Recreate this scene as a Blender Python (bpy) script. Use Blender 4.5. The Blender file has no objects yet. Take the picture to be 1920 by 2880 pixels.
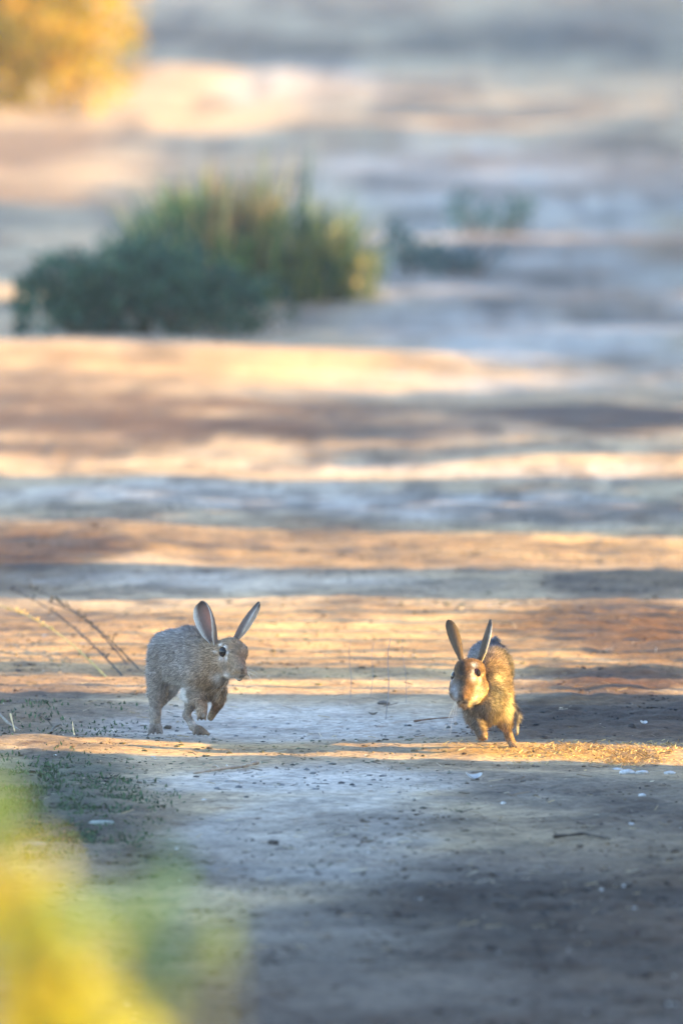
import bpy, math, random
import numpy as np
from mathutils import Vector
random.seed(7); RNG = np.random.default_rng(7)
SC = bpy.context.scene
COL = SC.collection

# ------------------------------------------------------------------ camera
CAM_H = 1.74; FOV = math.radians(5.7); PITCH = math.radians(3.73); FOCUS = 19.76
cd = bpy.data.cameras.new('camera'); cam = bpy.data.objects.new('camera', cd); COL.objects.link(cam)
cam.location = (0, 0, CAM_H); cam.rotation_euler = (math.pi/2 - PITCH, 0, 0)
cd.sensor_fit = 'VERTICAL'; cd.sensor_height = 36.0; cd.lens = 18.0/math.tan(FOV/2)
cd.clip_start = 0.5; cd.clip_end = 3000
cd.dof.use_dof = True; cd.dof.focus_distance = FOCUS
APERTURE = 0.066                                   # diameter of the entrance pupil in metres
cd.dof.aperture_fstop = cd.lens/1000.0/APERTURE
SC.camera = cam
# ------------------------------------------------------------------ light
SUN_EL = math.radians(19.0); SUN_A = math.radians(5.0)   # sun low on the right, a touch on the camera's side
w = bpy.data.worlds.new('World'); SC.world = w; w.use_nodes = True
nt = w.node_tree
bg = nt.nodes['Background']; sky = nt.nodes.new('ShaderNodeTexSky')
sky.sky_type = 'NISHITA'; sky.sun_disc = False; sky.sun_elevation = SUN_EL
sky.sun_rotation = math.pi/2 + SUN_A; sky.ozone_density = 2.2
nt.links.new(sky.outputs[0], bg.inputs[0]); bg.inputs[1].default_value = 0.15
ld = bpy.data.lights.new('sun', 'SUN'); ld.energy = 3.6; ld.angle = math.radians(0.5); ld.color = (1.0, 0.62, 0.15)
sun = bpy.data.objects.new('sun', ld); COL.objects.link(sun)
SDIR = Vector((math.cos(SUN_EL)*math.cos(SUN_A), -math.cos(SUN_EL)*math.sin(SUN_A), math.sin(SUN_EL)))
sun.rotation_euler = SDIR.to_track_quat('Z', 'Y').to_euler(); sun.location = (30, -5, 12)
SC.view_settings.view_transform = 'Standard'; SC.view_settings.look = 'None'
SC.view_settings.exposure = 2.72; SC.view_settings.gamma = 1.0
SC.render.engine = 'CYCLES'; SC.cycles.use_denoising = True
SC.cycles.max_bounces = 5; SC.cycles.diffuse_bounces = 3; SC.cycles.transmission_bounces = 3
SC.cycles.sample_clamp_indirect = 4

# ------------------------------------------------------------------ helpers
def theta(py): return PITCH + math.atan((py-1176.0)/1176.0*math.tan(FOV/2))
def gp(px, py, h=0.0):
    """ground point that the photo shows at (px, py) on a 1568 x 2352 sheet"""
    D = (CAM_H-h)/math.tan(theta(py))
    return (px-784.0)/1176.0*math.tan(FOV/2)*math.hypot(D, CAM_H-h), D
def upm(D): return 1176.0/(math.tan(FOV/2)*math.hypot(D, CAM_H))      # sheet units per metre at distance D

def hash2(ix, iy, seed):
    h = (ix.astype(np.int64)*374761393 + iy.astype(np.int64)*668265263 + seed*1442695041) & 0x7fffffff
    h = ((h ^ (h >> 13))*1274126177) & 0x7fffffff
    return ((h ^ (h >> 16)) & 0xffff)/65535.0
def vnoise(x, y, seed=0):
    ix = np.floor(x); iy = np.floor(y); fx = x-ix; fy = y-iy
    fx = fx*fx*(3-2*fx); fy = fy*fy*(3-2*fy)
    a = hash2(ix, iy, seed); b = hash2(ix+1, iy, seed); c = hash2(ix, iy+1, seed); d = hash2(ix+1, iy+1, seed)
    return (a*(1-fx)+b*fx)*(1-fy) + (c*(1-fx)+d*fx)*fy
def fbm(x, y, seed=0, o=4):
    r = 0; a = 0.5; t = 0
    for i in range(o):
        r = r + a*vnoise(x, y, seed+i*17); t += a; a *= 0.5; x = x*2.03+11.3; y = y*2.03+5.7
    return r/t
def vnoise3(p, seed=0):
    x, y, z = p[:, 0], p[:, 1], p[:, 2]
    iz = np.floor(z); f = z-iz; f = f*f*(3-2*f)
    return vnoise(x+iz*37.7, y+iz*91.3, seed)*(1-f) + vnoise(x+(iz+1)*37.7, y+(iz+1)*91.3, seed)*f

def link(o, parent=None):
    COL.objects.link(o)
    if parent is not None: o.parent = parent
    return o
def mesh_obj(name, V, F, mat, parent=None, col=None, smooth=True, normals=None):
    """V (n,3); F (m,k) array, or a list of such arrays"""
    V = np.asarray(V, dtype=np.float32); Fs = F if isinstance(F, list) else [F]
    Fs = [np.asarray(f, dtype=np.int32) for f in Fs if len(f)]
    me = bpy.data.meshes.new(name)
    me.vertices.add(len(V)); me.vertices.foreach_set('co', V.ravel())
    loops = np.concatenate([f.ravel() for f in Fs]); tot = np.concatenate([np.full(len(f), f.shape[1], np.int32) for f in Fs])
    st = np.concatenate([[0], np.cumsum(tot)[:-1]]).astype(np.int32)
    me.loops.add(len(loops)); me.loops.foreach_set('vertex_index', loops)
    me.polygons.add(len(tot)); me.polygons.foreach_set('loop_start', st); me.polygons.foreach_set('loop_total', tot)
    me.update(calc_edges=True)
    me.polygons.foreach_set('use_smooth', np.full(len(tot), bool(smooth)))
    if col is not None:
        c = np.ones((len(V), 4), np.float32); c[:, :3] = col
        a = me.color_attributes.new('Col', 'FLOAT_COLOR', 'POINT'); a.data.foreach_set('color', c.ravel())
    me.materials.append(mat)
    if normals is not None:
        me.normals_split_custom_set_from_vertices([tuple(n) for n in np.asarray(normals, float).tolist()])
    o = bpy.data.objects.new(name, me)
    return link(o, parent)
def empty(name, loc, label=None, cat=None, group=None):
    o = bpy.data.objects.new(name, None); o.location = loc; link(o)
    if label: tag(o, label, cat, group)
    return o
def tag(o, label=None, cat=None, group=None, kind=None):
    if label: o['label'] = label
    if cat: o['category'] = cat
    if group: o['group'] = group
    if kind: o['kind'] = kind
    return o
def tube(pts, rad, n=6, cap=True):
    P = np.asarray(pts, float); m = len(P); R = np.broadcast_to(np.asarray(rad, float), (m,))
    T = np.gradient(P, axis=0); T /= np.linalg.norm(T, axis=1)[:, None]+1e-9
    up = np.array([0.31, 0.17, 0.93]) if abs(T[:, 2]).mean() < .8 else np.array([1., 0.1, 0.])
    A = np.cross(T, up); A /= np.linalg.norm(A, axis=1)[:, None]; B = np.cross(T, A)
    an = np.arange(n)*2*math.pi/n
    V = (P[:, None, :] + R[:, None, None]*(np.cos(an)[None, :, None]*A[:, None, :]+np.sin(an)[None, :, None]*B[:, None, :])).reshape(-1, 3)
    i = np.arange(m-1)[:, None]*n; j = np.arange(n)[None, :]; k = (j+1) % n
    F = np.stack([i+j, i+k, i+n+k, i+n+j], -1).reshape(-1, 4)
    return V, F
class MB:
    def __init__(s): s.V = []; s.Q = []; s.T = []; s.C = []; s.n = 0
    def add(s, V, F, col=None):
        V = np.asarray(V, float); F = np.asarray(F, int); (s.Q if F.shape[1] == 4 else s.T).append(F+s.n)
        s.V.append(V); s.C.append(np.broadcast_to(np.asarray(col if col is not None else (1, 1, 1), float), (len(V), 3))); s.n += len(V)
    def build(s, name, mat, parent=None, smooth=True, normals=None):
        F = []
        if s.Q: F.append(np.concatenate(s.Q))
        if s.T: F.append(np.concatenate(s.T))
        return mesh_obj(name, np.concatenate(s.V), F, mat, parent, np.concatenate(s.C), smooth, normals)

def leaves(C, size, aspect=0.5, up=0.3, rng=RNG, dirs=None):
    """leaf-shaped kite faces at the points C; returns V, F(4)"""
    n = len(C)
    d = rng.normal(size=(n, 3)) if dirs is None else dirs + rng.normal(size=(n, 3))*0.45
    d[:, 2] += up; d /= np.linalg.norm(d, axis=1)[:, None]
    r = rng.normal(size=(n, 3)); b = np.cross(d, r); b /= np.linalg.norm(b, axis=1)[:, None]
    nn = np.cross(d, b)
    L = (np.asarray(size)*rng.uniform(.6, 1.3, n))[:, None]; W = L*aspect*0.5
    V = np.stack([C, C+d*L*.45+b*W+nn*L*.06, C+d*L-nn*L*.1, C+d*L*.45-b*W+nn*L*.06], 1).reshape(-1, 3)
    return V, np.arange(n*4).reshape(n, 4)

# ------------------------------------------------------------------ materials
def mat_new(name):
    m = bpy.data.materials.new(name); m.use_nodes = True; n = m.node_tree.nodes; l = m.node_tree.links
    return m, n, l, n['Principled BSDF']
def vcol_mat(name, rough=.8, noise=60., amt=.25, bump=.0, spec=.3, transl=0.0):
    m, n, l, p = mat_new(name)
    a = n.new('ShaderNodeAttribute'); a.attribute_name = 'Col'
    tc = n.new('ShaderNodeTexCoord'); t = n.new('ShaderNodeTexNoise'); t.inputs['Scale'].default_value = noise; t.inputs['Detail'].default_value = 4
    l.new(tc.outputs['Object'], t.inputs['Vector'])
    mr = n.new('ShaderNodeMapRange'); mr.inputs[1].default_value = .25; mr.inputs[2].default_value = .75
    mr.inputs[3].default_value = 1-amt; mr.inputs[4].default_value = 1+amt; l.new(t.outputs[0], mr.inputs[0])
    mx = n.new('ShaderNodeVectorMath'); mx.operation = 'SCALE'; l.new(a.outputs['Color'], mx.inputs[0]); l.new(mr.outputs[0], mx.inputs['Scale'])
    l.new(mx.outputs[0], p.inputs['Base Color']); p.inputs['Roughness'].default_value = rough; p.inputs['Specular IOR Level'].default_value = spec
    if bump:
        b = n.new('ShaderNodeBump'); b.inputs['Distance'].default_value = bump; l.new(t.outputs[0], b.inputs['Height']); l.new(b.outputs[0], p.inputs['Normal'])
    if transl:
        tr = n.new('ShaderNodeBsdfTranslucent'); l.new(mx.outputs[0], tr.inputs[0]); ms = n.new('ShaderNodeMixShader'); ms.inputs[0].default_value = transl
        l.new(p.outputs[0], ms.inputs[1]); l.new(tr.outputs[0], ms.inputs[2]); l.new(ms.outputs[0], n['Material Output'].inputs[0])
    return m
M_leaf = vcol_mat('leaf', .6, 40, .2, transl=.35)
M_wood = vcol_mat('twig_bark', .85, 90, .35, .002)
M_fur = vcol_mat('rabbit_fur', .75, 900, .18, spec=.15)
M_stone = vcol_mat('pebble', .85, 150, .3, .001)
M_whisk = vcol_mat('whisker_hair', .4, 5, .05)
m, n, l, p = mat_new('eye_gloss')
a = n.new('ShaderNodeAttribute'); a.attribute_name = 'Col'; l.new(a.outputs['Color'], p.inputs['Base Color'])
p.inputs['Roughness'].default_value = .04; p.inputs['IOR'].default_value = 1.38
M_eye = m
def soil_mat():
    m, n, l, p = mat_new('sandy_soil')
    a = n.new('ShaderNodeAttribute'); a.attribute_name = 'Col'
    tc = n.new('ShaderNodeTexCoord')
    def noise(scale, det=6, rough=.6, vec=None):
        t = n.new('ShaderNodeTexNoise'); t.inputs['Scale'].default_value = scale; t.inputs['Detail'].default_value = det; t.inputs['Roughness'].default_value = rough
        l.new(vec or tc.outputs['Object'], t.inputs['Vector']); return t.outputs[0]
    def mrange(src, a0, a1, b0, b1):
        r = n.new('ShaderNodeMapRange'); r.inputs[1].default_value = a0; r.inputs[2].default_value = a1; r.inputs[3].default_value = b0; r.inputs[4].default_value = b1
        l.new(src, r.inputs[0]); return r.outputs[0]
    def mul(x, y):
        k = n.new('ShaderNodeMath'); k.operation = 'MULTIPLY'; l.new(x, k.inputs[0]); l.new(y, k.inputs[1]); return k.outputs[0]
    big = mrange(noise(1.3, 5), .3, .7, .82, 1.15)
    mid = mrange(noise(8, 6, .7), .34, .64, .62, 1.2)
    fine = mrange(noise(48, 5, .75), .38, .60, .58, 1.12)
    grain = mrange(noise(320, 2), .3, .7, .9, 1.08)
    f = mul(mul(big, mid), mul(fine, grain))
    v = n.new('ShaderNodeTexVoronoi'); v.inputs['Scale'].default_value = 26; l.new(tc.outputs['Object'], v.inputs['Vector'])
    spk = mrange(v.outputs['Distance'], .09, .19, .45, 1.0)
    gate = mrange(noise(3.1, 3), .5, .58, 0, 1)             # specks come in drifts
    mixs = n.new('ShaderNodeMix'); l.new(gate, mixs.inputs[0]); mixs.inputs[2].default_value = 1.0; l.new(spk, mixs.inputs[3])
    f = mul(f, mixs.outputs[0])
    # brown crumbly streaks and scuffs in the sand itself
    wn = mrange(noise(16, 7, .72), .50, .66, 0, 1); wg = mrange(noise(1.9, 4, .6), .40, .62, .12, .95); wm = mul(wn, wg)
    mc = n.new('ShaderNodeMix'); mc.data_type = 'RGBA'; mc.blend_type = 'MULTIPLY'; l.new(wm, mc.inputs[0]); l.new(a.outputs['Color'], mc.inputs[6]); mc.inputs[7].default_value = (.34, .25, .19, 1)
    sc = n.new('ShaderNodeVectorMath'); sc.operation = 'SCALE'; l.new(mc.outputs[2], sc.inputs[0]); l.new(f, sc.inputs['Scale'])
    l.new(sc.outputs[0], p.inputs['Base Color']); p.inputs['Roughness'].default_value = .9; p.inputs['Specular IOR Level'].default_value = .25
    b = n.new('ShaderNodeBump'); b.inputs['Distance'].default_value = .010; b.inputs['Strength'].default_value = 1.0
    l.new(noise(38, 6, .7), b.inputs['Height']); l.new(b.outputs[0], p.inputs['Normal'])
    return m
M_soil = soil_mat()

# ------------------------------------------------------------------ terrain
BUMPS = []      # x, y, rx, ry, height (m)
def bump(px, py, rx, ry, h): x, y = gp(px, py); BUMPS.append((x, y, rx, ry, h))
LR = gp(470, 1691, -.015); RR = gp(1150, 1712, .010)
BUMPS.append((LR[0], LR[1]+.05, .42, .33, -.015)); BUMPS.append((RR[0]+.1, RR[1], .34, .22, .010))
bump(40, 1720, .25, .25, .016); bump(1568, 1740, .2, .3, -.004)
bump(40, 1640, .35, .22, .014); bump(1568, 1650, .4, .3, .010)
bump(60, 1190, .5, .7, .03); bump(0, 815, 1.2, 1.5, .05); bump(1500, 880, 1.5, 1.5, -.04)
bump(1500, 1065, .4, .6, .02); bump(850, 1360, .9, .3, -.006); bump(700, 200, 2.5, 6, -.12)
def hgt(x, y):
    x = np.asarray(x, float); y = np.asarray(y, float)
    far = np.clip((y-24)/40, 0, 1)
    h = (fbm(x*.9+3, y*.9, 5, 3)-.5)*(.018+.14*far) + (fbm(x*3.1, y*3.1, 9, 3)-.5)*.010
    h += (vnoise(x*.35, y*.22, 12)-.5)*.03*np.clip((y-22)/10, 0, 1) + (fbm(x*1.5+7, y*.55, 15, 2)-.5)*.030*np.clip((y-20.9)/1.6, 0, 1)*(1+far)
    for (a, b, rx, ry, hh) in BUMPS:
        h += hh*np.exp(-((x-a)/rx)**2-((y-b)/ry)**2)
    # verge rises gently away from the track
    h += .05*np.clip((np.abs(x)-2.2-.03*y)/2, 0, 6)
    return h
def H(x, y): return float(hgt(np.array([x]), np.array([y]))[0])

SAND = np.array((.50, .365, .215))
PATCH = []      # px, py, half width, half height on the sheet, colour, strength
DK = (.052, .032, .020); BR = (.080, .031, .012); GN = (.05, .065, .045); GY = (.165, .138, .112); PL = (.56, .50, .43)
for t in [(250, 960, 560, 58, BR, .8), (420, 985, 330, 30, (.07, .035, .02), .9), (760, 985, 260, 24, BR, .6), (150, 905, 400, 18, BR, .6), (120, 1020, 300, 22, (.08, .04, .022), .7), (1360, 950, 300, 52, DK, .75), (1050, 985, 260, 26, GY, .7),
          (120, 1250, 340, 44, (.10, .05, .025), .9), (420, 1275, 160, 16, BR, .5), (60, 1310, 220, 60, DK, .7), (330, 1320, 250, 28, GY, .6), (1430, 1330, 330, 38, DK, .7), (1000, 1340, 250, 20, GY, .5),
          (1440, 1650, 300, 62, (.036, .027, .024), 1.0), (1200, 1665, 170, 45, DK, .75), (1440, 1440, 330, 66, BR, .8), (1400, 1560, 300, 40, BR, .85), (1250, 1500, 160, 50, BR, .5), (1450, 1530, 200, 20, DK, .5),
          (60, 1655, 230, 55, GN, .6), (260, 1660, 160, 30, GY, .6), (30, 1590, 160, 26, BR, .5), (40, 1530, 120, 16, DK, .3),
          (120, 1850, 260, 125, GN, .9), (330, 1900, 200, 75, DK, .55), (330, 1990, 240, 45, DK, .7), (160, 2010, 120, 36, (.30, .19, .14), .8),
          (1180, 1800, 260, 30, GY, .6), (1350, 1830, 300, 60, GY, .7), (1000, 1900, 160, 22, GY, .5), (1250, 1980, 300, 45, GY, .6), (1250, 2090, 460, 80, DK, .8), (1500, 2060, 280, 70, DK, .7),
          (900, 2040, 300, 40, GY, .7), (600, 2020, 160, 26, GY, .6), (800, 2180, 520, 90, GY, .9), (1300, 2230, 560, 130, DK, .7), (900, 2330, 900, 90, GY, .95), (1100, 2380, 900, 90, DK, .8), (500, 2280, 300, 80, DK, .5), (1500, 1900, 250, 70, GY, .6), (1100, 2020, 300, 50, GY, .7), (950, 985, 200, 30, BR, .5), (250, 870, 300, 12, BR, .4), (700, 920, 300, 22, BR, .6), (80, 1040, 240, 18, BR, .6),  # large dark patches put the shade at the bottom into the soil colour
          (700, 1900, 280, 110, PL, .7), (700, 1650, 330, 44, PL, .85), (600, 1680, 380, 30, PL, .8), (700, 1800, 340, 40, PL, .8), (600, 1800, 220, 30, PL, .4), (1330, 1736, 330, 15, (.50, .30, .08), .8), (1300, 2110, 420, 90, (.034, .021, .013), .9), (1500, 2180, 300, 120, (.034, .022, .015), .85), (784, 1480, 1100, 104, (.56, .35, .14), .85), (1440, 1440, 330, 60, BR, .75), (1400, 1560, 300, 40, BR, .8), (784, 1252, 1200, 42, (.56, .35, .14), .8), (120, 1262, 320, 34, (.09, .04, .018), .8), (500, 838, 800, 34, (.56, .35, .15), .7), (1250, 1075, 700, 18, (.58, .42, .24), .7), (430, 1730, 360, 14, (.56, .36, .15), .6),  # ochre patches put the sun's warmth into the soil of the lit bands
          (1300, 1085, 330, 16, PL, .8), (760, 1065, 330, 16, PL, .5), (1150, 860, 450, 26, PL, .5), (1150, 620, 560, 150, PL, .85), (1200, 420, 560, 110, PL, .8), (1250, 760, 420, 60, PL, .8), (300, 790, 400, 20, PL, .5), (500, 1150, 700, 40, PL, .7), (1200, 1160, 500, 40, PL, .8), (600, 1330, 420, 22, PL, .4), (700, 170, 260, 30, PL, .6),  # pale track sand, with the shaded bands' pale tone put into its colour
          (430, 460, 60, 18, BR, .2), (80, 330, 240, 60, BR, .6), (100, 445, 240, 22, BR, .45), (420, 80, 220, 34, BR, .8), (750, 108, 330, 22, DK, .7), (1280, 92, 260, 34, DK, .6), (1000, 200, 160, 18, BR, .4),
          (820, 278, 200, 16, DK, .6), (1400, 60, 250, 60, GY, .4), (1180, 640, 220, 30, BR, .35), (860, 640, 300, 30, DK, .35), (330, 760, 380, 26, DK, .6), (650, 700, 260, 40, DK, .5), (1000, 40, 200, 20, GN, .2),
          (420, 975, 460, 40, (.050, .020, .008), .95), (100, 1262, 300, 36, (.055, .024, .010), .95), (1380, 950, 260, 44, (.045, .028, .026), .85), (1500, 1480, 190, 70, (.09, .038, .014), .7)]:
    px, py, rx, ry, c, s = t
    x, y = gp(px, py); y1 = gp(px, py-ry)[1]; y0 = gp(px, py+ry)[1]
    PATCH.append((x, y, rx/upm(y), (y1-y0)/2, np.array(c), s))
def soilcol(x, y):
    c = np.broadcast_to(SAND, (len(x), 3)).copy()
    wob = (fbm(x*2.2, y*1.4, 31, 4)-.5)*2.6; wob2 = (fbm(x*9, y*7, 41, 3)-.5)*1.3
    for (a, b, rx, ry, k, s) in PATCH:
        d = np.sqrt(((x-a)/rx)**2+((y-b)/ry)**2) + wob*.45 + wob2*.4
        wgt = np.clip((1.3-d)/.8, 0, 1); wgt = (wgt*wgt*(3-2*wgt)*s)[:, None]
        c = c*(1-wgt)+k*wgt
    off = np.clip((np.abs(x)-1.3-.04*y)/1.0, 0, 1)[:, None]*.7       # weedy verge
    c = c*(1-off)+np.array((.16, .14, .075))*off
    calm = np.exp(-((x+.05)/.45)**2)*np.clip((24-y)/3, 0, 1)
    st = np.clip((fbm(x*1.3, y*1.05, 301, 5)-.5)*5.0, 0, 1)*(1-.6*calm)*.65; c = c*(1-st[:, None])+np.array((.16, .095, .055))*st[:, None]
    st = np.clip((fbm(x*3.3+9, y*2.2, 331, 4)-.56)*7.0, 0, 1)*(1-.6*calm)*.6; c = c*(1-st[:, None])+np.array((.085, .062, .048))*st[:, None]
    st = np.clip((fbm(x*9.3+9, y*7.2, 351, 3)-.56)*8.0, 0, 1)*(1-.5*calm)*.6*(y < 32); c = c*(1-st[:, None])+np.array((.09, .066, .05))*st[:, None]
    n1 = fbm(x*1.1, y*.8, 77, 3)[:, None]
    c *= (.88+.24*n1)*np.array((1, 1, 1))
    return c
def axis(parts):
    out = [parts[0][0]]
    for a, b, s0, s1 in parts:
        p_ = a; s_ = s0
        while p_ < b-1e-6:
            p_ = min(b, p_+s_); out.append(p_); s_ = min(s_*1.06, s1) if s1 > s0 else s0
    return np.unique(np.round(out, 4))
xr = axis([(0, 1.0, .018, .018), (1.0, 500, .03, 40)]); xs = np.concatenate([-xr[::-1][:-1], xr])
ys = np.concatenate([-axis([(0, 300, 1., 40)])[::-1][:-1], axis([(0, 13, 1., 1.), (13, 24.5, .018, .018), (24.5, 700, .025, 50)])])
X, Y = np.meshgrid(xs, ys); xf, yf = X.ravel(), Y.ravel()
Z = hgt(xf, yf)
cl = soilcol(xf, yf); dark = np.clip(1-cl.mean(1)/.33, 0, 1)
Z = Z + dark*(fbm(xf*22, yf*22, 61, 3)-.4)*.022*(np.abs(xf) < 1.6)*(yf < 30) + (fbm(xf*30, yf*18, 66, 2)-.5)*.0035
nx, ny = len(xs), len(ys)
i = (np.arange(ny-1)[:, None]*nx + np.arange(nx-1)[None, :]).ravel()
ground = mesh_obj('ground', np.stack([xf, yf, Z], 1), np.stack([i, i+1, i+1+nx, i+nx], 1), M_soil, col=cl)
tag(ground, kind='structure')

# ------------------------------------------------------------------ implicit-surface animals
def surface_nets(F, org, h):
    nx, ny, nz = F.shape; ins = F < 0
    c = np.zeros((nx-1, ny-1, nz-1), np.int8)
    for a in (0, 1):
        for b in (0, 1):
            for d in (0, 1): c += ins[a:nx-1+a, b:ny-1+b, d:nz-1+d]
    mix = (c > 0) & (c < 8); ci = np.argwhere(mix); idx = -np.ones(mix.shape, np.int64); idx[mix] = np.arange(len(ci))
    S = np.zeros((len(ci), 3)); N = np.zeros(len(ci))
    for ax in range(3):
        o = [q for q in range(3) if q != ax]
        for a in (0, 1):
            for b in (0, 1):
                p0 = ci.copy(); p0[:, o[0]] += a; p0[:, o[1]] += b; p1 = p0.copy(); p1[:, ax] += 1
                f0 = F[tuple(p0.T)]; f1 = F[tuple(p1.T)]; k = (f0 < 0) != (f1 < 0)
                t = np.where(k, f0/np.where(k, f0-f1, 1), 0); q = p0.astype(float); q[:, ax] += t
                S[k] += q[k]; N[k] += 1
    V = S/N[:, None]*h + org
    Q = []
    for ax in range(3):
        o = [(ax+1) % 3, (ax+2) % 3]; sl0 = [slice(None)]*3; sl1 = [slice(None)]*3
        sl0[ax] = slice(0, F.shape[ax]-1); sl1[ax] = slice(1, None)
        a0 = ins[tuple(sl0)]; a1 = ins[tuple(sl1)]
        e = np.argwhere(a0 != a1); e = e[(e[:, o[0]] > 0) & (e[:, o[1]] > 0) & (e[:, o[0]] < F.shape[o[0]]-1) & (e[:, o[1]] < F.shape[o[1]]-1)]
        def cell(da, db):
            q = e.copy(); q[:, o[0]] += da; q[:, o[1]] += db; return idx[tuple(q.T)]
        q = np.stack([cell(-1, -1), cell(0, -1), cell(0, 0), cell(-1, 0)], 1)
        fl = ~ins[tuple(e.T)]; q[fl] = q[fl][:, ::-1]
        Q.append(q)
    return V, np.concatenate(Q)

class Body:
    """smooth union of round cones, in centimetres in the animal's own frame"""
    def __init__(s): s.pr = []
    def cone(s, a, ra, b=None, rb=None, k=1.0):
        a = np.array(a, float); b = a+np.array([0, 0, 1e-3]) if b is None else np.array(b, float)
        s.pr.append((a, b, ra, ra if rb is None else rb, k))
    def ell(s, c, r, k=1.0): s.pr.append((np.array(c, float), None, np.array(r, float), None, k))
    def f(s, P):
        d = None
        for (a, b, ra, rb, k) in s.pr:
            if b is None:
                q = (P-a)/ra; l_ = np.linalg.norm(q, axis=-1); di = (l_-1)*ra.min()*1.0
                di = l_*(l_-1)/(np.linalg.norm((P-a)/(ra*ra), axis=-1)+1e-9)
            else:
                ab = b-a; t = np.clip(((P-a)@ab)/(ab@ab), 0, 1)
                di = np.linalg.norm(P-a-t[..., None]*ab, axis=-1)-(ra+(rb-ra)*t)
            if d is None: d = di
            else:
                hh = np.clip(.5+.5*(d-di)/k, 0, 1); d = d*(1-hh)+di*hh-k*hh*(1-hh)
        return d
    def grad(s, P, e=.08):
        g = np.stack([s.f(P+np.eye(3)[i]*e)-s.f(P-np.eye(3)[i]*e) for i in range(3)], -1)
        return g/(np.linalg.norm(g, axis=-1)[..., None]+1e-9)
    def mesh(s, h=.22):
        lo = np.min([np.minimum(a-np.max(ra), (b if b is not None else a)-np.max(ra)) for a, b, ra, rb, k in s.pr], 0)-.6
        hi = np.max([np.maximum(a+np.max(ra), (b+rb) if b is not None else a) for a, b, ra, rb, k in s.pr], 0)+.6
        n = np.ceil((hi-lo)/h).astype(int)+1
        G = np.stack(np.meshgrid(*[lo[i]+h*np.arange(n[i]) for i in range(3)], indexing='ij'), -1)
        F = np.concatenate([s.f(G[i:i+8].reshape(-1, 3)).reshape(G[i:i+8].shape[:3]) for i in range(0, n[0], 8)])
        return surface_nets(F, lo, h)

class Frame:
    """turns a position on a close-up of the animal plus a depth (cm) into the animal's own cm frame"""
    def __init__(s, ox, oy, ppc, th): s.ox, s.oy, s.k = ox, oy, ppc; s.c, s.s = math.cos(th), math.sin(th)
    def __call__(s, px, py, Y=0.): return np.array([(px-s.ox)/s.k, Y, ((s.oy-py)/s.k - Y*s.s)/s.c])
    def hit(s, body, px, py):
        Ys = np.linspace(-25, 25, 400); P = np.array([s(px, py, y) for y in Ys]); d = body.f(P); k = np.argmax(d < 0)
        return P[k] if d.min() < 0 else P[np.argmin(d)]

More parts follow.
